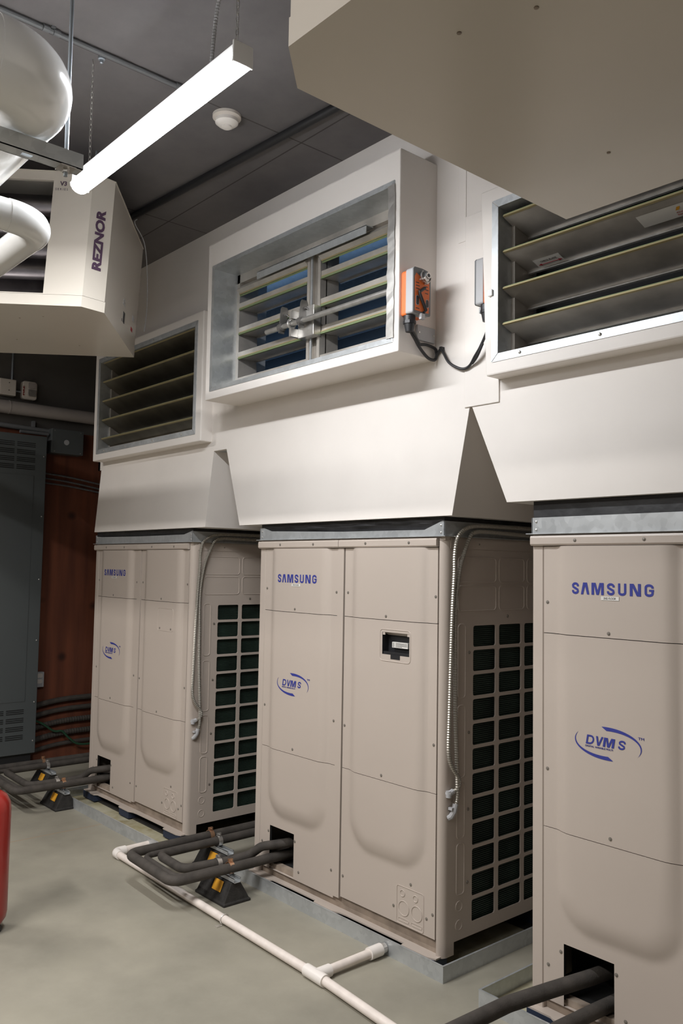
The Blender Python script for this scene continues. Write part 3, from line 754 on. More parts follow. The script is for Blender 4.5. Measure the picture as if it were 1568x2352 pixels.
# crumpled duct tape on the right edge of the opening
tp = MB(); n = 26
for k in range(n+1):
    z = 2.545+.64*k/n; j = random.uniform(-.0035, .0035)
    tp.v += [(1.196+j, -.2535+random.uniform(-.002, 0), z), (1.238+j*.6, -.2545+random.uniform(-.002, 0), z), (1.207, -.20, z)]
for k in range(n): a = 3*k; tp.f += [(a, a+1, a+4, a+3), (a+2, a, a+3, a+5)]
tp.build('foil_tape', M['steel'], b2, world=True)
# labels on the right damper
rot = math.radians(0)
def on_blade(x, y, z): return Matrix.Translation((x, y, z)) @ Matrix.Rotation(PI/2+math.radians(73-90+180+0), 4, 'X')
def blade_label(T, x0, x1, zf, s0, s1, name):
    """sticker lying on the underside of a blade whose front edge is at zf"""
    tl = math.radians(17); c, s = math.cos(tl), math.sin(tl); e = .0075
    P = [(x0, -.088+s0*c-e*s, zf-s0*s-e*c), (x1, -.088+s0*c-e*s, zf-s0*s-e*c), (x1, -.088+s1*c-e*s, zf-s1*s-e*c), (x0, -.088+s1*c-e*s, zf-s1*s-e*c)]
    m_ = MB(); m_.add(P, [(0, 1, 2, 3)]); m_.add([(p[0], p[1]-.0006*s, p[2]-.0006*c) for p in P], [(3, 2, 1, 0)]); m_.build(name, M['label'], T, world=True)
    X = Vector((1, 0, 0)); Y = (Vector(P[0])-Vector(P[3])).normalized(); N = X.cross(Y)
    O = Vector(P[3])+Vector((0, -.0012*s, -.0012*c))
    return Matrix(((X.x, Y.x, N.x, O.x), (X.y, Y.y, N.y, O.y), (X.z, Y.z, N.z, O.z), (0, 0, 0, 1)))
mx = blade_label(b3, 1.735, 1.850, 2.822, .085, .132, 'warning_sticker')
text('CHECK BLADE', .012, M['ink'], b3, mx @ Matrix.Translation((.025, .025, 0)), world=True, width=.07, name='sticker_print', ext=.0002)
m_ = MB(); m_.box(.02, .10, .010, .013, -.0002, .0002); m_.add([(.006, .0115, 0), (.022, .019, 0), (.022, .004, 0)], [(0, 1, 2)]); m_.add([(.112, .0115, 0), (.096, .019, 0), (.096, .004, 0)], [(0, 1, 2)])
m_.xf(mx).build('sticker_arrow', M['redink'], b3, world=True)
mx = blade_label(b3, 2.19, 2.62, 2.822+.0, .035, .098, 'maker_label')
text('ALUMAVENT', .022, M['greenink'], b3, mx @ Matrix.Translation((.155, .036, 0)), world=True, width=.12, off=.0006, name='label_print', ext=.0002)
text('Aluminum Damper Controls', .009, M['redink'], b3, mx @ Matrix.Translation((.125, .022, 0)), world=True, width=.15, name='label_print', ext=.0002)
text('Series 9000 Low Leakage', .009, M['redink'], b3, mx @ Matrix.Translation((.125, .010, 0)), world=True, width=.15, name='label_print', ext=.0002)
m_ = MB(); m_.add([(.128, .036, 0), (.140, .036, 0), (.150, .052, 0), (.138, .052, 0)], [(0, 1, 2, 3)]); m_.xf(mx).build('label_mark', M['yellow'], b3, world=True)
MB().box(1.612, 1.632, -.122, -.112, 2.655, 2.680).build('frame_clip', M['steel'], b3, world=True, bevel=.002)

# ------------------------------------------------------------------ actuators, cable, junction plate
def actuator(loc, label, flip=False):
    """gear motor box; mounting side at x=0, body sticks out to +x (or -x when flipped)"""
    T = thing('damper_actuator', label, 'actuator', loc)
    s = -1 if flip else 1
    def bx(m_, a, b, *r):
        m_.box(s*a, s*b, *r); return m_
    def slab(a, b, y0, y1, z0, z1, ch=.016):
        m_ = MB(); P = [(y0+.004, z0), (y1-.004, z0), (y1, z0+.005), (y1, z1-ch*1.3), (y1-ch, z1-ch*.25), ((y0+y1)/2, z1), (y0+ch*.5, z1-ch*.1), (y0, z1-ch*.6), (y0, z0+.005)]
        m_.prism(P, s*a, s*b, 'x'); return m_
    slab(.0, .028, -.048, .048, 0, .186).build('orange_back', M['orange'], T, bevel=.004)
    slab(.028, .066, -.050, .050, .002, .190).build('grey_housing', M['act_grey'], T, bevel=.003)
    slab(.066, .071, -.050, .050, .002, .190).build('face_plate', M['act_dark'], T, bevel=.001)
    m_ = MB(); m_.prism([(-.040, .012), (.038, .012), (.042, .10), (.040, .142), (.0, .150), (-.034, .165), (-.042, .15)], s*.0712, s*.0722, 'x'); m_.build('orange_face', M['orange'], T)
    for (y, z, w, h) in ((-.034, .036, .014, .036), (.022, .036, .014, .030)):
        MB().prism([(a, b) for a, b in rrect(y-.002, y+w+.002, z-.002, z+h+.002, .007, 4)], s*.0723, s*.0730, 'x').build('slot_rim', M['act_grey'], T)
        MB().prism([(a, b) for a, b in rrect(y, y+w, z, z+h, .006, 4)], s*.0731, s*.0735, 'x').build('slot', M['black'], T)
    m_ = MB(); m_.tube([(s*.076, .012, .112), (s*.078, -.022, .088), (s*.078, -.018, .078), (s*.077, .018, .020), (s*.075, .006, .010)], .0065, 8); m_.build('release_lever', M['black'], T, smooth=True)
    m_ = MB(); m_.lathe([(.024, s*.070), (.024, s*.080), (.020, s*.084), (.013, s*.086), (.013, s*.094), (.0085, s*.094)], (0, .012, .158), 22, 'x'); m_.build('shaft_hub', M['act_dark'], T, smooth=True)
    m_ = MB(); m_.lathe([(.0125, s*.0945), (.0125, s*.096), (.0075, s*.0962)], (0, .012, .158), 20, 'x'); m_.build('hub_ring', M['steel'], T); MB().cyl((s*.0963, .012, .158), .0072, s*.0006, 'x', 16).build('hub_bore', M['black'], T)
    m_ = MB(); m_.tube([(s*.082, .012+.026*math.cos(t), .158+.026*math.sin(t)) for t in frange(PI*.75, PI*2.0, 16)], .0028, 6)
    for y, z in ((-.016, .140), (.014, .128)): m_.cyl((s*.074, y, z), .004, s*.016, 'x', 8)
    m_.build('shaft_clamp', M['steel'], T)
    m_ = MB(); m_.box(s*.066, s*.080, -.012, .010, -.020, .004); m_.build('mounting_tab', M['act_grey'], T, bevel=.002)
    for (y, z, w) in ((-.037, .124, .018), (-.037, .112, .022), (.018, .118, .014), (-.037, .100, .02), (.016, .105, .02), (.016, .090, .018), (-.036, .020, .02)):
        MB().box(s*.0723, s*.0726, y, y+w, z, z+.0035).build('printed_text', M['ink'], T)
    m_ = MB()
    m_.cyl((s*.028, -.026, -.022), .024, .020, 'z', 18); m_.cyl((s*.028, -.026, -.034), .026, .012, 'z', 8); m_.cyl((s*.028, -.026, -.066), .016, .032, 'z', 16, .022)
    m_.build('cable_gland', M['black'], T, smooth=True)
    return T
actuator((1.262, -.190, 2.630), 'orange and grey damper actuator with black release lever beside the middle damper box')
actuator((1.583, -.030, 2.650), 'grey damper actuator mostly hidden behind the left edge of the right damper box', flip=True)
T = thing('junction_box_cover', 'small galvanized cover plate under the orange actuator', 'electrical box', (1.262, -.10, 2.55))
MB().box(0, .012, -.053, .053, 0, .062).build('cover_plate', M['act_grey'], T, bevel=.002)
for y in (-.043, .043): MB().lathe([(.005, .012), (.004, .0145), (.001, .015)], (0, y, .031), 10, 'x').build('screw', M['steel'], T)
cb = MB()
cb.tube(catmull([(1.29, -.216, 2.575), (1.285, -.18, 2.545), (1.278, -.14, 2.513), (1.275, -.09, 2.483), (1.273, -.048, 2.482), (1.276, -.040, 2.502), (1.276, -.042, 2.518), (1.275, -.05, 2.53), (1.275, -.10, 2.536), (1.277, -.145, 2.528)]), .0065, 8)
cb.tube(catmull([(1.30, -.216, 2.575), (1.292, -.18, 2.55), (1.285, -.15, 2.525)]), .0055, 8)
cb.tube(catmull([(1.276, -.040, 2.502), (1.29, -.040, 2.515), (1.306, -.045, 2.524), (1.32, -.045, 2.504), (1.348, -.045, 2.461), (1.389, -.045, 2.433), (1.429, -.045, 2.419), (1.463, -.047, 2.427), (1.50, -.06, 2.455), (1.535, -.065, 2.492), (1.57, -.07, 2.55), (1.57, -.07, 2.62)]), .0058, 8)
cb.tube(catmull([(1.478, -.05, 2.432), (1.510, -.06, 2.452), (1.545, -.067, 2.497)]), .0055, 8)
cb.box(1.300, 1.312, -.050, -.030, 2.514, 2.532)
tag(cb.build('control_cable', M['black'], smooth=True), 'black control cable looping from the orange actuator to the right damper box', 'cable')

# ------------------------------------------------------------------ flexible conduits down the corner of each unit
for i, pos in ((0, 'far left'), (1, 'middle')):
    ox = UX[i]+1.295; k = 1.0
    for nm, P in (('front', [(.02, .72, 1.800), (.02, .45, 1.800), (.022, .20, 1.798), (.022, .11, 1.785), (.022, .055, 1.745), (.02, .040, 1.68), (.02, .038, 1.595), (.02, .028, 1.445), (.02, .020, 1.222), (.02, .014, 1.01), (.02, .011, .879), (.02, .030, .817), (.022, .070, .765), (.022, .074, .735), (.018, .060, .716), (.014, .045, .713)]),
                  ('rear', [(.022, .72, 1.765), (.022, .45, 1.772), (.024, .24, 1.776), (.024, .17, 1.772), (.024, .135, 1.755), (.022, .094, 1.679), (.021, .066, 1.595), (.020, .045, 1.444), (.020, .048, 1.2), (.020, .052, 1.005), (.020, .060, .857), (.020, .066, .70), (.020, .056, .655)])):
        T = thing('flexible_conduit', 'ribbed metal conduit on the %s cabinet, %s' % (pos, 'nearer the front corner' if nm == 'front' else 'farther back of the two'), 'conduit', (ox, P[-1][1], P[-1][2]), 0, 'ribbed metal conduits on the cabinets')
        MB().ribbed([(ox+a, b, c) for a, b, c in catmull(P, 8)], .0083, .010, 8, .0011).build('ribbed_hose', M['hose'], T, world=True, smooth=True)
        e = P[-1]; c = MB()
        if nm == 'front':
            c.tube([(ox+.014, .047, .713), (ox+.012, .030, .706), (ox+.0, .025, .700)], .0115, 10); c.cyl((ox+.008, .028, .690), .012, .026, 'z', 12)
        else:
            c.tube([(ox+.020, .057, .662), (ox+.018, .050, .632), (ox+.010, .040, .612), (ox, .036, .606)], .012, 10); c.box(ox+.004, ox+.024, .030, .046, .640, .650)
        c.build('connector', M['act_grey'], T, world=True, smooth=True)

# ------------------------------------------------------------------ drip pans
def pan(x0, x1, y0, y1, h, label):
    T = thing('drip_pan', label, 'drip pan', ((x0+x1)/2, (y0+y1)/2, 0), 0, 'galvanized pans under the cabinets'); t = .003
    m_ = MB(); m_.box(x0, x1, y0, y0+t, 0, h); m_.box(x0, x1, y1-t, y1, 0, h); m_.box(x0, x0+t, y0+t, y1-t, 0, h); m_.box(x1-t, x1, y0+t, y1-t, 0, h)
    m_.box(x0-.001, x1+.001, y0-.001, y0+.007, h, h+.002); m_.box(x1-.007, x1+.001, y0+.007, y1, h, h+.002); m_.box(x0-.001, x0+.007, y0+.007, y1, h, h+.002)
    m_.build('pan_wall', M['galv'], T, world=True)
    MB().box(x0+t, x1-t, y0+t, y1-t, .001, .004).build('pan_floor', M['stain_pan'], T, world=True)
pan(-2.05, -.60, -.19, .80, .064, 'galvanized drip pan under the far left cabinet, yellowish stains inside')
pan(-.10, 1.352, -.052, .80, .064, 'galvanized drip pan under the middle cabinet, its corner toward the camera')
pan(1.555, 3.15, -.082, .80, .064, 'galvanized drip pan under the nearest cabinet at the lower right')
# support blocks of each unit standing in its pan (packers)
for i, ox in enumerate(UX):
    m_ = MB()
    m_.box(ox+.02, ox+1.27, .60, .72, .004, .0125); m_.box(ox+.02, ox+1.27, .0, .06, .004, .0125)
    tag(m_.build('packing_strip', M['rubber']), 'thin black packing strips in the drip pan under the %s cabinet' % ('far left', 'middle', 'nearest')[i], 'support', 'black packing strips in the pans')

# ------------------------------------------------------------------ insulated refrigerant pipes and their supports
def pipe_support(x, y, label, L=.26, Wd=.155, H=.098):
    T = thing('pipe_support', label, 'pipe support', (x, y, 0), 0, 'black rubber pipe supports')
    m_ = MB(); b = .012
    vs = []
    for (l, w, z) in ((L, Wd, 0), (L, Wd, b), (L-.012, Wd-.012, b+.003), (L-.022, .105, .050), (L-.035, .050, H)):
        vs += [(-l/2, -w/2, z), (l/2, -w/2, z), (l/2, w/2, z), (-l/2, w/2, z)]
    fs = [(3, 2, 1, 0), (16, 17, 18, 19)]
    for k in range(4):
        for a in range(4): fs.append((k*4+a, k*4+(a+1) % 4, k*4+4+(a+1) % 4, k*4+4+a))
    m_.add(vs, fs); m_.build('rubber_block', M['rubber'], T, bevel=.003)
    c = MB(); l = L/2-.005
    c.box(-l, l, -.020, .020, H, H+.003); c.box(-l, l, -.020, -.0175, H, H+.022); c.box(-l, l, .0175, .020, H, H+.022); c.box(-l, l, -.020, -.012, H+.020, H+.022); c.box(-l, l, .012, .020, H+.020, H+.022)
    c.build('strut_channel', M['galv'], T)
    q = MB(); q.add([(-.01, -.0565, .048), (.065, -.0565, .048), (.06, -.0325, .092), (-.015, -.0325, .092)], [(0, 1, 2, 3)]); q.xf(Matrix.Translation((0, -.001, .001))).build('yellow_label', M['yellow'], T)
    return T
def clamp(T, x, y, z, r, m='steel'):
    c = MB(); R = r+.003
    for yy in (y-.011, y+.011):
        pass
    n = 20; vs = []
    for k in range(n+1):
        t = -PI*.35+PI*1.7*k/n
        for yy in (y-.012, y+.012):
            for rr in (R, R+.002): vs.append((x+rr*math.cos(t), yy, z+rr*math.sin(t)))
    fs = []
    for k in range(n):
        a = 4*k; b = a+4; fs += [(a, a+2, b+2, b), (a+1, b+1, b+3, a+3), (a, b, b+1, a+1), (a+2, a+3, b+3, b+2)]
    c.add(vs, fs)
    c.box(x-.004, x-.001, y-.012, y+.012, z+R, z+R+.016); c.box(x+.003, x+.006, y-.012, y+.012, z+R, z+R+.016); c.cyl((x-.014, y, z+R+.009), .004, .03, 'x', 8)
    c.build('pipe_clamp', M[m], T, world=True)
def pipe_set(ox, dx, idx, pos):
    zp = .152
    runs = [(.150, -.550, -.345+dx, .024, 'outer'), (.075, -.487, -.303+dx, .015, 'middle'), (.005, -.415, -.262+dx, .022, 'inner')]
    # outer: from the opening straight out, left, back to the wall
    for (xa, yf, xb, r, nm) in runs:
        if nm == 'outer': P = [(ox+xa+.03, .16, zp+.015), (ox+xa+.005, -.02, zp+.004), (ox+xa-.005, -.12, zp), (ox+xa-.016, yf, zp), (ox+xb, yf+.02, zp), (ox+xb, .92, zp)]
        elif nm == 'inner': P = [(ox+.25, .20, .235), (ox+.205, .06, .230), (ox+.125, -.045, .212), (ox+.070, -.075, zp+.01), (ox+xa+.035, -.16, zp-.005), (ox+xa-.008, yf, zp-.008), (ox+xb, yf+.01, zp-.008), (ox+xb, .92, zp-.008)]
        else: P = [(ox+xa+.10, .16, zp-.01), (ox+xa+.055, -.08, zp-.012), (ox+xa-.0, -.24, zp-.015), (ox+xa-.01, yf, zp-.015), (ox+xb, yf+.02, zp-.015), (ox+xb, .92, zp-.015)]
        o = MB().tube(rounded_path(P, .055, 8), r, 14).build('insulated_pipe', M['foam'], smooth=True)
        tag(o, 'black foam-insulated pipe, %s of the three bent out from the %s cabinet' % (nm, pos), 'pipe', 'black insulated pipes of the loops')
    S1 = pipe_support(ox+.075, -.236, 'black rubber pipe support with yellow label in front of the %s cabinet' % pos)
    clamp(S1, ox+.135, -.236, zp, .024, 'copper'); clamp(S1, ox+.028, -.236, zp-.007, .022)
    S2 = pipe_support(ox-.27+dx, -.045 if dx == 0 else -.10, 'black rubber pipe support behind, left of the %s cabinet' % pos)
    yy = -.045 if dx == 0 else -.10
    clamp(S2, ox-.345+dx, yy, zp, .024, 'copper'); clamp(S2, ox-.262+dx, yy, zp-.008, .022)
pipe_set(0, 0, 1, 'middle'); pipe_set(UX[0], -.10 - .11, 0, 'far left')
# nearest unit: two pipes leave the opening toward the photographer
for (P, r, nm) in (([(1.985, .18, .225), (1.955, .02, .222), (1.90, -.12, .205), (1.84, -.28, .185), (1.815, -.9, .18)], .026, 'thicker upper'),
                   ([(2.03, .18, .150), (2.01, .0, .148), (1.985, -.2, .14), (1.98, -.9, .14)], .024, 'lower'),):
    tag(MB().tube(rounded_path(P, .08, 8), r, 16).build('insulated_pipe', M['foam'], smooth=True), 'black foam-insulated pipe, %s one out of the nearest cabinet at the bottom edge' % nm, 'pipe', 'black insulated pipes of the nearest cabinet')
pipe_support(1.92, -.62, 'black rubber pipe support under the pipes of the nearest cabinet')

# ------------------------------------------------------------------ white condensate drain line
zc = .024; R_ = .0185
T = thing('drain_pipe', 'white plastic condensate pipe lying on the floor with tee and elbows', 'pipe', (.3, -.41, 0))
MB().tube([(-.745, -.392, zc), (.98, -.423, zc)], R_, 16).build('pipe_run', M['pvc'], T, world=True, smooth=True)
MB().tube([(1.07, -.425, zc), (2.05, -.50, zc)], R_, 16).build('pipe_run', M['pvc'], T, world=True, smooth=True)
MB().tube([(-.765, -.375, zc), (-.765, -.19, zc+.004)], R_, 16).build('pipe_run', M['pvc'], T, world=True, smooth=True)
MB().tube([(1.025, -.39, zc), (1.028, -.055, zc+.006)], R_, 16).build('pipe_run', M['pvc'], T, world=True, smooth=True)
m_ = MB(); m_.tube([(.965, -.4225, zc), (1.085, -.4265, zc)], .0245, 18); m_.tube([(1.025, -.425, zc), (1.0255, -.355, zc)], .0245, 18); m_.build('tee_fitting', M['fitting'], T, world=True, smooth=True)
m_ = MB(); m_.tube(rounded_path([(-.70, -.393, zc), (-.765, -.392, zc), (-.765, -.33, zc)], .03, 6), .0245, 18); m_.build('elbow_fitting', M['fitting'], T, world=True, smooth=True)
m_ = MB(); m_.tube([(1.0275, -.145, zc+.004), (1.028, -.080, zc+.005)], .0255, 18); m_.build('coupling', M['fitting'], T, world=True, smooth=True)
m_ = MB(); m_.tube([(1.028, -.080, zc+.005), (1.028, -.056, zc+.006)], .021, 12); m_.build('threaded_nipple', M['steel'], T, world=True)
m_ = MB(); y = -.411
m_.tube([(.360, y+.0215*math.cos(t), zc+.0215*math.sin(t)) for t in frange(0, 2*PI, 18)[:-1]], .0028, 6, closed=True); m_.box(.350, .370, y-.046, y-.018, .0, .004)
m_.build('pipe_strap', M['steel'], T, world=True)
for x in (.025,): pass

# ------------------------------------------------------------------ hanging unit heaters
HD, HH, HB, LIP = .92, .625, .086, .052
def heater(loc, rz, Wd, label, shear=0.0, zbot=2.472):
    """local frame: front faces -y, depth along +y; x runs along the front away from the bevelled corner; z=0 is the underside"""
    T = thing('unit_heater', label, 'heater', loc, rz, 'cream hanging unit heaters')
    def sh(mb): 
        if shear: mb.v = [(a+shear*c, b, c) for a, b, c in mb.v]
        return mb
    def Bd(mb, n, m, **k): return sh(mb).build(n, m, T, **k)
    P = [(HB, 0), (Wd-HB, 0), (Wd, HB), (Wd, HD), (0, HD), (0, HB)]
    tray = MB(); tray.prism(P, 0, .004); 
    for k in range(6):
        a, b = P[k], P[(k+1) % 6]; dx, dy = b[0]-a[0], b[1]-a[1]; L = math.hypot(dx, dy); nx, ny = -dy/L*.004, dx/L*.004
        tray.add([(a[0], a[1], .004), (b[0], b[1], .004), (b[0]+nx, b[1]+ny, .004), (a[0]+nx, a[1]+ny, .004), (a[0], a[1], LIP-.002), (b[0], b[1], LIP-.002), (b[0]+nx, b[1]+ny, LIP-.002), (a[0]+nx, a[1]+ny, LIP-.002)],
                 [(0,3,2,1),(4,5,6,7),(0,1,5,4),(1,2,6,5),(2,3,7,6),(3,0,4,7)])
    Bd(tray, 'bottom_tray', M['heater'])
    o0, o1, z0, z1 = .26, Wd-.15, LIP+.004, HH-.045
    body = MB(); i = .003
    body.box(HB, o0, i, .02, LIP, HH); body.box(o1, Wd-HB, i, .02, LIP, HH); body.box(o0, o1, i, .02, z1, HH); body.box(o0, o1, i, .02, LIP, z0)
    Bd(body, 'front_frame', M['heater'])
    bv = MB(); bv.add([(i, HB, LIP), (HB, i, LIP), (HB, i, HH), (i, HB, HH), (i+.003, HB+.003, LIP), (HB+.003, i+.003, LIP), (HB+.003, i+.003, HH), (i+.003, HB+.003, HH)], [(0,1,2,3),(7,6,5,4),(0,3,7,4),(1,5,6,2),(3,2,6,7),(0,4,5,1)]); Bd(bv, 'corner_panel', M['heater'])
    bv = MB(); bv.add([(Wd-i, HB, LIP), (Wd-HB, i, LIP), (Wd-HB, i, HH), (Wd-i, HB, HH), (Wd-i-.003, HB+.003, LIP), (Wd-HB-.003, i+.003, LIP), (Wd-HB-.003, i+.003, HH), (Wd-i-.003, HB+.003, HH)], [(3,2,1,0),(4,5,6,7),(4,7,3,0),(2,6,5,1),(7,6,2,3),(1,5,4,0)]); Bd(bv, 'corner_panel', M['heater'])
    sd = MB(); sd.box(i, i+.004, HB, HD-i, LIP, HH); Bd(sd, 'side_panel', M['heater'])
    sd = MB(); sd.box(Wd-i-.004, Wd-i, HB, HD-i, LIP, HH); Bd(sd, 'side_panel', M['heater'])
    sd = MB(); sd.box(i, Wd-i, HD-i-.004, HD-i, LIP, HH); sd.prism(P, HH-.003, HH); Bd(sd, 'back_and_top', M['heater'])
    iv = MB(); iv.box(o0-.02, o1+.02, .30, .304, LIP, HH-.01); iv.box(o0-.02, o0-.016, .02, .30, LIP, HH-.01); iv.box(o1+.016, o1+.02, .02, .30, LIP, HH-.01); Bd(iv, 'inner_lining', M['heater_dark'])
    for k in range(5):
        z = z0+.06+k*.10; m_ = MB(); n = 8
        prof = [(.05+.07*math.sin(a), z+.07*math.cos(a)-.05) for a in frange(.2, 2.2, n)]; prof += [(p[0]+.002, p[1]+.003) for p in reversed(prof)]
        m_.prism(prof, o0, o1, 'x'); Bd(m_, 'discharge_louvre', M['fin_metal'], smooth=True)
    rt_ = MB(); rt_.box(o0, o1, .14, .17, z0+.11, z0+.125); Bd(rt_, 'red_tube', M['redink'])
    # lettering on the bevelled panel, reading upward
    ax = Vector((HB, -HB, 0)).normalized(); nrm = Vector((-1, -1, 0)).normalized()
    c0 = Vector((HB*.5, HB*.5, 0))
    # text x -> up, text y -> toward -ax (left when seen from outside)
    X = Vector((0, 0, 1)); N = nrm; Y = N.cross(X)
    O = c0+nrm*(.0006-.0)+X*.185-Y*.018
    mx_ = Matrix(((X.x, Y.x, N.x, O.x), (X.y, Y.y, N.y, O.y), (X.z, Y.z, N.z, O.z), (0, 0, 0, 1)))
    if shear: mx_ = Matrix(((1, 0, shear, 0), (0, 1, 0, 0), (0, 0, 1, 0), (0, 0, 0, 1))) @ mx_
    text('REZNOR', .062, M['purple'], T, mx_, off=.0028, width=.285, name='lettering')
    # small front lettering
    F = Matrix.Translation((.19, .0015, .545)) @ Matrix.Rotation(PI, 4, 'Z') @ Matrix.Rotation(PI/2, 4, 'X') @ Matrix.Rotation(PI, 4, 'Y')
    # rating plates and switch on the side
    for (y, z, a, b, mt) in ((.53, .060+.03, .045, .055, 'black'), (.50, .175, .06, .012, 'act_grey'), (.51, .195, .05, .010, 'act_grey'), (.78, .17, .05, .03, 'act_grey'), (.76, .11, .05, .02, 'redink'), (.50, .085, .008, .014, 'ink')):
        m_ = MB(); m_.box(i-.0012, i, y, y+a, z, z+b); Bd(m_, 'rating_plate', M[mt])
    for (x, y) in ((.30, .18), (.42, .22), (.70, .30), (.55, .62), (.85, .75), (.25, .7)):
        if x < Wd: Bd(MB().lathe([(.004, 0), (.004, -.0015), (.001, -.002)], (x, y, 0), 8, 'z'), 'screw', M['beige_dark'])
    # hanger rods to the ceiling
    for (x, y) in ((.12, .15), (.12, HD-.1), (Wd-.12, .15), (Wd-.12, HD-.1)):
        m_ = MB(); m_.cyl((x, y, HH), .005, CEIL-zbot-HH, 'z', 8); m_.build('hanger_rod', M['rod'], T)
    return T
M['fin_metal'] = mat('heater_fin_metal', (0.16, 0.145, 0.15), 0.28, metal=0.9, noise=0.4, nscale=4)
# heater beyond the lamp: depth axis (-.804,.594), front runs (-.60,-.80); mirror the local x
h1 = heater((0, 0, 0), 0, .82, 'cream hanging heater beyond the lit lamp, over the far left damper box', zbot=2.77)
# near heater is square to the units
h2 = heater((2.475, -1.80, 2.472), 0, 1.25, 'cream hanging heater overhead at upper right, seen from below')
# orientation: local x -> front direction (h), local y -> depth (d); heater 1 needs a mirrored frame, so its meshes are reflected
hx = Vector((-.595, -.804, 0)); hd = Vector((-.804, .595, 0))
rz1 = math.atan2(hd.y, hd.x)-PI/2            # rotation that sends +y to hd
for ch in list(h1.children):
    me = ch.data
    me.transform(Matrix.Diagonal((-1, 1, 1, 1))); me.flip_normals()
    shm = Matrix(((1, 0, .055, 0), (0, 1, 0, 0), (0, 0, 1, 0), (0, 0, 0, 1)))
    me.transform(shm)
# mirrored lettering has to be rebuilt the right way round
for ch in [c for c in h1.children if c.name.startswith('lettering')]: bpy.data.objects.remove(ch)
h1.location = (.034-HB*hx.x, -1.048-HB*hx.y, 2.77); h1.rotation_euler = (0, 0, rz1)
nrm = Vector((1, -1, 0)).normalized(); X = Vector((0, 0, 1)); Y = nrm.cross(X); O = Vector((-HB*.5, HB*.5, 0))+nrm*.0008+X*.185-Y*.0185
mxr = Matrix(((1, 0, .055, 0), (0, 1, 0, 0), (0, 0, 1, 0), (0, 0, 0, 1))) @ Matrix(((X.x, Y.x, nrm.x, O.x), (X.y, Y.y, nrm.y, O.y), (X.z, Y.z, nrm.z, O.z), (0, 0, 0, 1)))
text('REZNOR', .062, M['purple'], h1, mxr, off=.0028, width=.285, name='lettering')
F = Matrix(((1, 0, .055, 0), (0, 1, 0, 0), (0, 0, 1, 0), (0, 0, 0, 1))) @ face_front(-.250, .0012, .535)
text('V3', .028, M['purple'], h1, F @ Matrix.Translation((.02, .022, 0)), off=.0008, name='lettering')
text('SERIES', .014, M['purple'], h1, F, space=1.5, name='lettering')

# ------------------------------------------------------------------ strip light with its chains and cord
LX0, LX1, LY, LZ = .515, 1.650, -1.28, 3.062
T = thing('strip_light', 'lit white strip light hanging on chains below the concrete ceiling', 'lamp', ((LX0+LX1)/2, LY, LZ))
m_ = MB(); m_.prism([(LY-.030, LZ+.030), (LY+.030, LZ+.030), (LY+.030, LZ+.068), (LY+.022, LZ+.075), (LY-.022, LZ+.075), (LY-.030, LZ+.068)], LX0+.01, LX1-.006, 'x'); m_.build('housing', M['lamp_body'], T, world=True)
le = MB(); le.prism([(LY+.038*math.cos(a), LZ+.034+.034*math.sin(a)) for a in frange(PI, 2*PI, 16)], LX0, LX1-.012, 'x'); le.build('diffuser', M['lens'], T, world=True, smooth=True)
for x in (LX0+.002, LX1-.012):
    m_ = MB(); m_.prism([(LY-.036, LZ+.012), (LY+.036, LZ+.012), (LY+.034, LZ+.078), (LY-.034, LZ+.078)], x, x+.008, 'x'); m_.build('end_cap', M['lamp_body'], T, world=True, bevel=.002)
al = bpy.data.lights.new('lamp_downlight', 'AREA'); al.shape = 'RECTANGLE'; al.size = 1.10; al.size_y = .05; al.energy = LAMP_DOWN; al.color = (0.95, 0.97, 1.0)
ao = bpy.data.objects.new('lamp_downlight', al); COL.objects.link(ao); ao.location = ((LX0+LX1)/2, LY, LZ-.002)
def chain(x, z0, z1, label, y=LY):
    m_ = MB(); n = int((z1-z0)/.021)
    for k in range(n):
        z = z0+(z1-z0)*(k+.5)/n; a = (k % 2)*PI/2+.4
        P = [(x+math.cos(a)*.0048*math.cos(t), y+math.sin(a)*.0048*math.cos(t), z+.0145*math.sin(t)) for t in frange(0, 2*PI, 12)[:-1]]
        m_.tube(P, .0011, 4, closed=True)
    tag(m_.build('hanging_chain', M['steel']), label, 'chain', 'chains of the strip light')
chain(.600, LZ+.075, CEIL, 'thin jack chain from the ceiling to the far left end of the lit lamp')
chain(1.610, LZ+.075, CEIL, 'thin jack chain from the ceiling to the near right end of the lit lamp')
tag(MB().lathe([(.014, 0), (.014, -.008), (.007, -.010), (.007, -.022), (.003, -.024)], (.635, -1.262, CEIL), 16).build('ceiling_anchor', M['rod']), 'small round ceiling anchor above the far end of the lamp', 'bracket')
tag(MB().ribbed(catmull([(1.47, LY, LZ+.073), (1.478, LY, LZ+.16), (1.50, LY+.0, LZ+.27), (1.55, LY+.0, LZ+.38), (1.60, LY, LZ+.46), (1.605, LY, CEIL)]), .0062, .009, 7, .0008).build('lamp_cord', M['act_grey']), 'grey flexible cord rising from the lit lamp beside its right chain', 'cable')

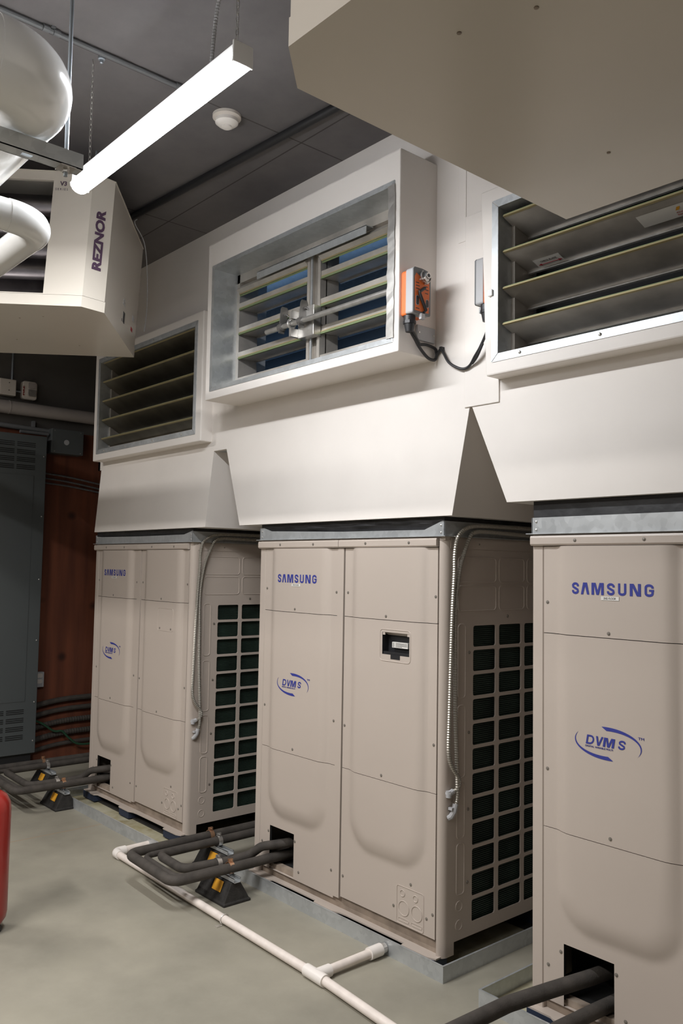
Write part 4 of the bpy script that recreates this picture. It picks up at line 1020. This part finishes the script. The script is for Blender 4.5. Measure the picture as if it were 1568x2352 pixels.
# ------------------------------------------------------------------ things on the ceiling
T = thing('smoke_detector', 'round white smoke detector on the ceiling behind the lamp', 'smoke detector', (.61, -.67, CEIL))
MB().lathe([(.062, 0), (.062, -.012), (.052, -.018)], (0, 0, 0), 28).build('detector_base', M['ivory'], T, smooth=True)
MB().lathe([(.048, -.018), (.050, -.034), (.036, -.046), (.022, -.048), (.022, -.055), (.004, -.057)], (0, 0, 0), 28).build('sensor_head', M['fitting'], T, smooth=True)
m_ = MB(); m_.tube([(.685, YF, CEIL-.012), (.680, -.94, CEIL-.012)], .010, 10)
for y in (-1.50, -1.46, -.95): m_.tube([(.683, y-.012, CEIL-.012), (.683, y+.012, CEIL-.012)], .013, 10)
m_.box(.665, .70, -1.485, -1.47, CEIL-.006, CEIL)
tag(m_.build('ceiling_conduit', M['act_dark'], smooth=True), 'thin grey conduit along the ceiling toward the smoke detector', 'conduit')
m_ = MB(); m_.tube([(-1.6, -.55, CEIL-.02), (2.9, -.27, CEIL-.02)], .019, 12)
tag(m_.build('black_ceiling_pipe', M['black'], smooth=True), 'long black pipe tight under the ceiling, crossing behind the lamp', 'pipe')
m_ = MB(); m_.tube(catmull([(-.30, -.62, 3.40), (-.36, -.60, 3.40), (-.44, -.50, 3.34), (-.55, -.42, 3.20), (-.66, -.36, 3.06), (-.72, -.34, 2.95)]), .0025, 6)
tag(m_.build('thin_wire', M['act_grey'], smooth=True), 'thin pale wire drooping behind the far hanging heater', 'cable')

# ------------------------------------------------------------------ white jacketed pipes at upper left, with their hanger
def elbow_pipe(xc, yc, z, R, rb, label, x_end, parts=True):
    T = thing('jacketed_pipe', label, 'pipe', (xc, yc, z-R))
    A = [(xc, YF+.01, z), (xc, yc-rb, z)]
    MB().tube(A, R, 32).build('straight_jacket', M['pvc_jacket'], T, world=True, smooth=True)
    el = [(xc-rb+rb*math.cos(a), yc-rb+rb*math.sin(a), z) for a in frange(0, PI/2, 18)]
    MB().tube([(xc, yc-rb-.012, z)]+el+[(xc-rb-.012, yc, z)], R+.0016, 32).build('elbow_cover', M['pvc_jacket'], T, world=True, smooth=True)
    MB().tube([(xc-rb, yc, z), (x_end, yc, z)], R, 32).build('straight_jacket', M['pvc_jacket'], T, world=True, smooth=True)
    return T
elbow_pipe(1.67, -1.867, 2.780, .100, .118, 'fat glossy white jacketed pipe elbow at the upper left edge', XL+.01)
elbow_pipe(1.257, -1.696, 2.592, .045, .095, 'slimmer glossy white pipe elbow below the fat one, in front of the far heater', XL+.01)
T = thing('trapeze_hanger', 'slotted galvanized strut hanging on a threaded rod under the fat white pipe', 'pipe hanger', (1.555, -2.1, 2.635))
X0, X1, Y0, Y1, Z0 = 1.535, 1.576, -2.75, -1.722, 2.636
m_ = MB(); slots = [(Y1-.038-.0506*2*k-.014, Y1-.038-.0506*2*k+.014) for k in range(9)]
m_.box(X0, X0+.0025, Y0, Y1, Z0, Z0+.041); m_.box(X1-.0025, X1, Y0, Y1, Z0, Z0+.041)
m_.box(X0, X0+.013, Y0, Y1, Z0, Z0+.0025) ; m_.box(X1-.013, X1, Y0, Y1, Z0, Z0+.0025)
ys = sorted({Y0, Y1} | {v for s_ in slots for v in s_})
for a, b in zip(ys, ys[1:]):
    if any(s_[0] <= (a+b)/2 <= s_[1] for s_ in slots): continue
    m_.box(X0+.013, X1-.013, a, b, Z0, Z0+.0025)
m_.build('slotted_strut', M['galv'], T, world=True)
m_ = MB(); m_.cyl((1.5555, -1.760, Z0-.022), .0052, CEIL-Z0+.022, 'z', 10); m_.build('threaded_rod', M['rod'], T, world=True)
m_ = MB(); m_.cyl((1.5555, -1.760, Z0-.012), .0095, .009, 'z', 6); m_.box(1.535, 1.576, -1.78, -1.74, Z0-.003, Z0); m_.build('nut', M['steel'], T, world=True)

# ------------------------------------------------------------------ far wall: cabinet, boxes, pipes
T = thing('electrical_cabinet', 'tall dark grey louvred electrical cabinet at the far left', 'cabinet', (-3.08, -.45, 0))
MB().box(-3.14, -3.0, -.95, .022, .125, 2.622).build('cabinet_body', M['cab_grey'], T, world=True, bevel=.004)
for (zt) in (2.56, 2.50, 2.44, 2.38):
    for k in range(3):
        for (a, b) in ((-.43, -.235), (-.215, -.07), (-.66, -.45)): MB().box(-3.0, -2.9985, a, b, zt-.014*k-.006, zt-.014*k).build('vent_slot', M['dark'], T, world=True)
for (zt) in (.47, .405, .34, .275):
    for k in range(3):
        for (a, b) in ((-.66, -.235), (-.215, -.08)): MB().box(-3.0, -2.9985, a, b, zt-.014*k-.006, zt-.014*k).build('vent_slot', M['dark'], T, world=True)

d = MB(); d.box(-3.0, -2.9975, -.9, -.075, .53, 2.30); d.build('front_door', M['cab_grey'], T, world=True, bevel=.002)
for z in (2.46, 1.98, 1.48, 1.00, .52, .22):
    MB().lathe([(.006, 0), (.006, .003), (.001, .005)], (-3.0, .0, z), 10, 'x').build('screw', M['steel'], T, world=True)
MB().box(-3.15, -3.03, -.93, .0, 0, .125).build('plinth', M['black'], T, world=True)
T = thing('pull_box', 'square grey metal box with round knockout, on the plywood right of the cabinet', 'electrical box', (-3.1, .2, 2.5))
MB().box(-3.15, -3.04, .075, .345, 2.505, 2.705).build('box_body', M['cab_grey'], T, world=True, bevel=.003)
MB().cyl((-3.04, .20, 2.60), .022, .002, 'x', 20).build('knockout', M['act_grey'], T, world=True)
for (y, z) in ((.10, 2.69), (.32, 2.69), (.10, 2.52), (.32, 2.52)): MB().cyl((-3.04, y, z), .005, .003, 'x', 8).build('screw', M['steel'], T, world=True)
m_ = MB(); m_.tube([(-3.13, -1.6, 2.735), (-3.12, .08, 2.685)], .020, 12); m_.tube([(-3.08, -.17, 2.655), (-3.08, .06, 2.655)], .013, 10); m_.box(-3.17, -3.13, -.05, -.03, 2.70, 2.76)
tag(m_.build('grey_conduit', M['act_dark'], smooth=True), 'grey conduit above the cabinet running into the square metal box', 'conduit')
m_ = MB(); m_.tube([(-3.10, -1.5, 2.840), (-3.10, YB-.01, 2.840)], .052, 22); m_.tube([(-3.10, -.262, 2.84), (-3.10, -.255, 2.84)], .0545, 22)
tag(m_.build('wall_pipe', M['cpvc'], smooth=True), 'wide pale horizontal pipe high on the far wall above the cabinet', 'pipe')
T = thing('wall_junction_box', 'square ivory blank-plate box on the far wall, left of the strobe', 'electrical box', (-3.13, -.27, 2.97))
MB().box(-3.17, -3.10, -.335, -.205, 2.935, 3.065).build('box_body', M['ivory'], T, world=True, bevel=.006)
for z in (3.035, 2.975): MB().cyl((-3.10, -.262, z), .004, .002, 'x', 8).build('screw', M['ink'], T, world=True)
T = thing('fire_strobe', 'small ivory fire alarm strobe on the far wall above the pale pipe', 'alarm', (-3.13, -.08, 2.95))
MB().prism(rrect(-.150, -.030, 2.925, 3.075, .024, 5), -3.17, -3.115, 'x').build('strobe_body', M['ivory'], T, world=True, bevel=.008)
MB().prism(rrect(-.105, -.045, 3.018, 3.062, .008, 4), -3.117, -3.108, 'x').build('sounder_grille', M['cpvc'], T, world=True)
MB().prism(rrect(-.112, -.042, 2.952, 3.006, .012, 4), -3.117, -3.098, 'x').build('strobe_lens', M['steel'], T, world=True, bevel=.004)
RXW = Matrix(((0, 0, 1, -3.1135), (0, -1, 0, -.134), (1, 0, 0, 2.955), (0, 0, 0, 1)))
text('FIRE', .018, M['red'], T, RXW, off=.0006, width=.075, world=True)
m_ = MB(); m_.tube([(-3.15, -.225, 3.065), (-3.15, -.225, CEIL)], .009, 8); m_.tube([(-3.15, -.205, 2.985), (-3.15, -.15, 2.985)], .008, 8); m_.tube([(-3.15, -1.5, 2.995), (-3.15, -.33, 2.995)], .009, 8)
tag(m_.build('thin_conduit', M['rod'], smooth=True), 'thin bright conduit dropping from the ceiling to the ivory wall box', 'conduit')
T = thing('power_outlet', 'small duplex outlet on the plywood at the right edge of the cabinet', 'outlet', (-3.13, .10, .62))
MB().box(-3.15, -3.105, .04, .115, .615, .735).build('outlet_box', M['act_grey'], T, world=True, bevel=.004)
for z in (.645, .690): MB().prism(rrect(.055, .100, z, z+.033, .010, 4), -3.105, -3.1025, 'x').build('socket', M['ivory'], T, world=True)
for k, (za, zb, zc_) in enumerate(((2.340, 2.325, 2.285), (2.300, 2.285, 2.245), (2.262, 2.250, 2.215))):
    tag(MB().ribbed(catmull([(-3.138, -.1, za+.005), (-3.138, .10, za), (-3.138, .28, zb), (-3.138, .56, zc_), (-3.138, .95, zc_-.06)]), .0075, .014, 6, .001).build('wall_conduit', M['act_dark']),
        'thin dark flexible conduit high on the plywood, %s of the three' % ('top', 'middle', 'lowest')[k], 'conduit', 'thin conduits high on the plywood')
for k, z in enumerate((.475, .395, .300, .205, .120)):
    r = (.022, .020, .022, .022, .017)[k]
    tag(MB().ribbed(catmull([(-3.12, -.2, z-.05), (-3.12, .05, z-.008), (-3.12, .25, z+.022), (-3.12, .5, z+.030), (-3.12, 1.0, z+.030)]), r, .022, 10, .0012 if k in (2, 3) else .0003).build('wall_cable', M['foam'], smooth=k not in (2, 3)),
        'thick dark cable low on the plywood, %s of the five' % ('topmost', 'second from the top', 'middle', 'fourth from the top', 'lowest')[k], 'cable', 'thick cables low on the plywood')
tag(MB().tube(catmull([(-3.085, -.05, .40), (-3.085, .10, .33), (-3.08, .2, .26), (-3.08, .27, .25), (-3.08, .33, .19), (-3.08, .42, .13), (-3.08, .60, .13), (-3.08, .95, .19)]), .009, 8).build('green_wire', M['green'], smooth=True), 'dark green ground wire sagging across the low wall cables', 'cable')

# ------------------------------------------------------------------ red tank at the left edge
T = thing('red_tank', 'red cylindrical tank cut off by the left picture edge', 'tank', (0, 0, 0))
MB().lathe([(.05, .03), (.072, .038), (.086, .06), (.09, .085), (.09, .52), (.086, .555), (.070, .585), (.045, .602), (.02, .608)], (0, 0, 0), 40).build('tank_shell', M['red'], T, smooth=True)
MB().lathe([(.070, 0), (.070, .012), (.060, .016), (.055, .04)], (0, 0, 0), 30).build('tank_foot', M['black'], T, smooth=True)
MB().cyl((0, 0, .605), .014, .04, 'z', 14).build('valve_stem', M['steel'], T)
T.location = (-.232, -1.265, 0)

# ------------------------------------------------------------------ small pieces hang under the part they belong to
SUB = {'sticker_print': ('floor_sticker', 'warning_sticker'), 'sticker_arrow': ('warning_sticker',), 'label_print': ('warning_label', 'maker_label'), 'label_mark': ('maker_label',),
       'printed_text': ('orange_face',), 'slot': ('orange_face',), 'slot_rim': ('orange_face',), 'hub_ring': ('shaft_hub',), 'hub_bore': ('shaft_hub',), 'socket': ('outlet_box',), 'knockout': ('box_body', 'side_panel'),
       'vent_slot': ('cabinet_body',), 'rivet': ('collar_band',), 'pressed_rib': ('side_panel',), 'recess_lip': ('display_recess',), 'cover_tab': ('display_recess',), 'yellow_label': ('rubber_block',),
       'sounder_grille': ('strobe_body',), 'strobe_lens': ('strobe_body',), 'frame_clip': ('flange',), 'rating_plate': ('side_panel',), 'red_tube': ('inner_lining',), 'discharge_louvre': ('inner_lining',)}
bpy.context.view_layer.update()
for top in [o for o in COL.objects if o.parent is None and o.type == 'EMPTY']:
    kids = {}
    for ch in top.children: kids.setdefault(ch.name.split('.')[0], ch)
    for ch in list(top.children):
        for cand in SUB.get(ch.name.split('.')[0], ()):
            if cand in kids:
                mw = ch.matrix_world.copy(); p = kids[cand]; ch.parent = p
                ch.matrix_parent_inverse = p.matrix_world.inverted(); ch.matrix_basis = mw
                break
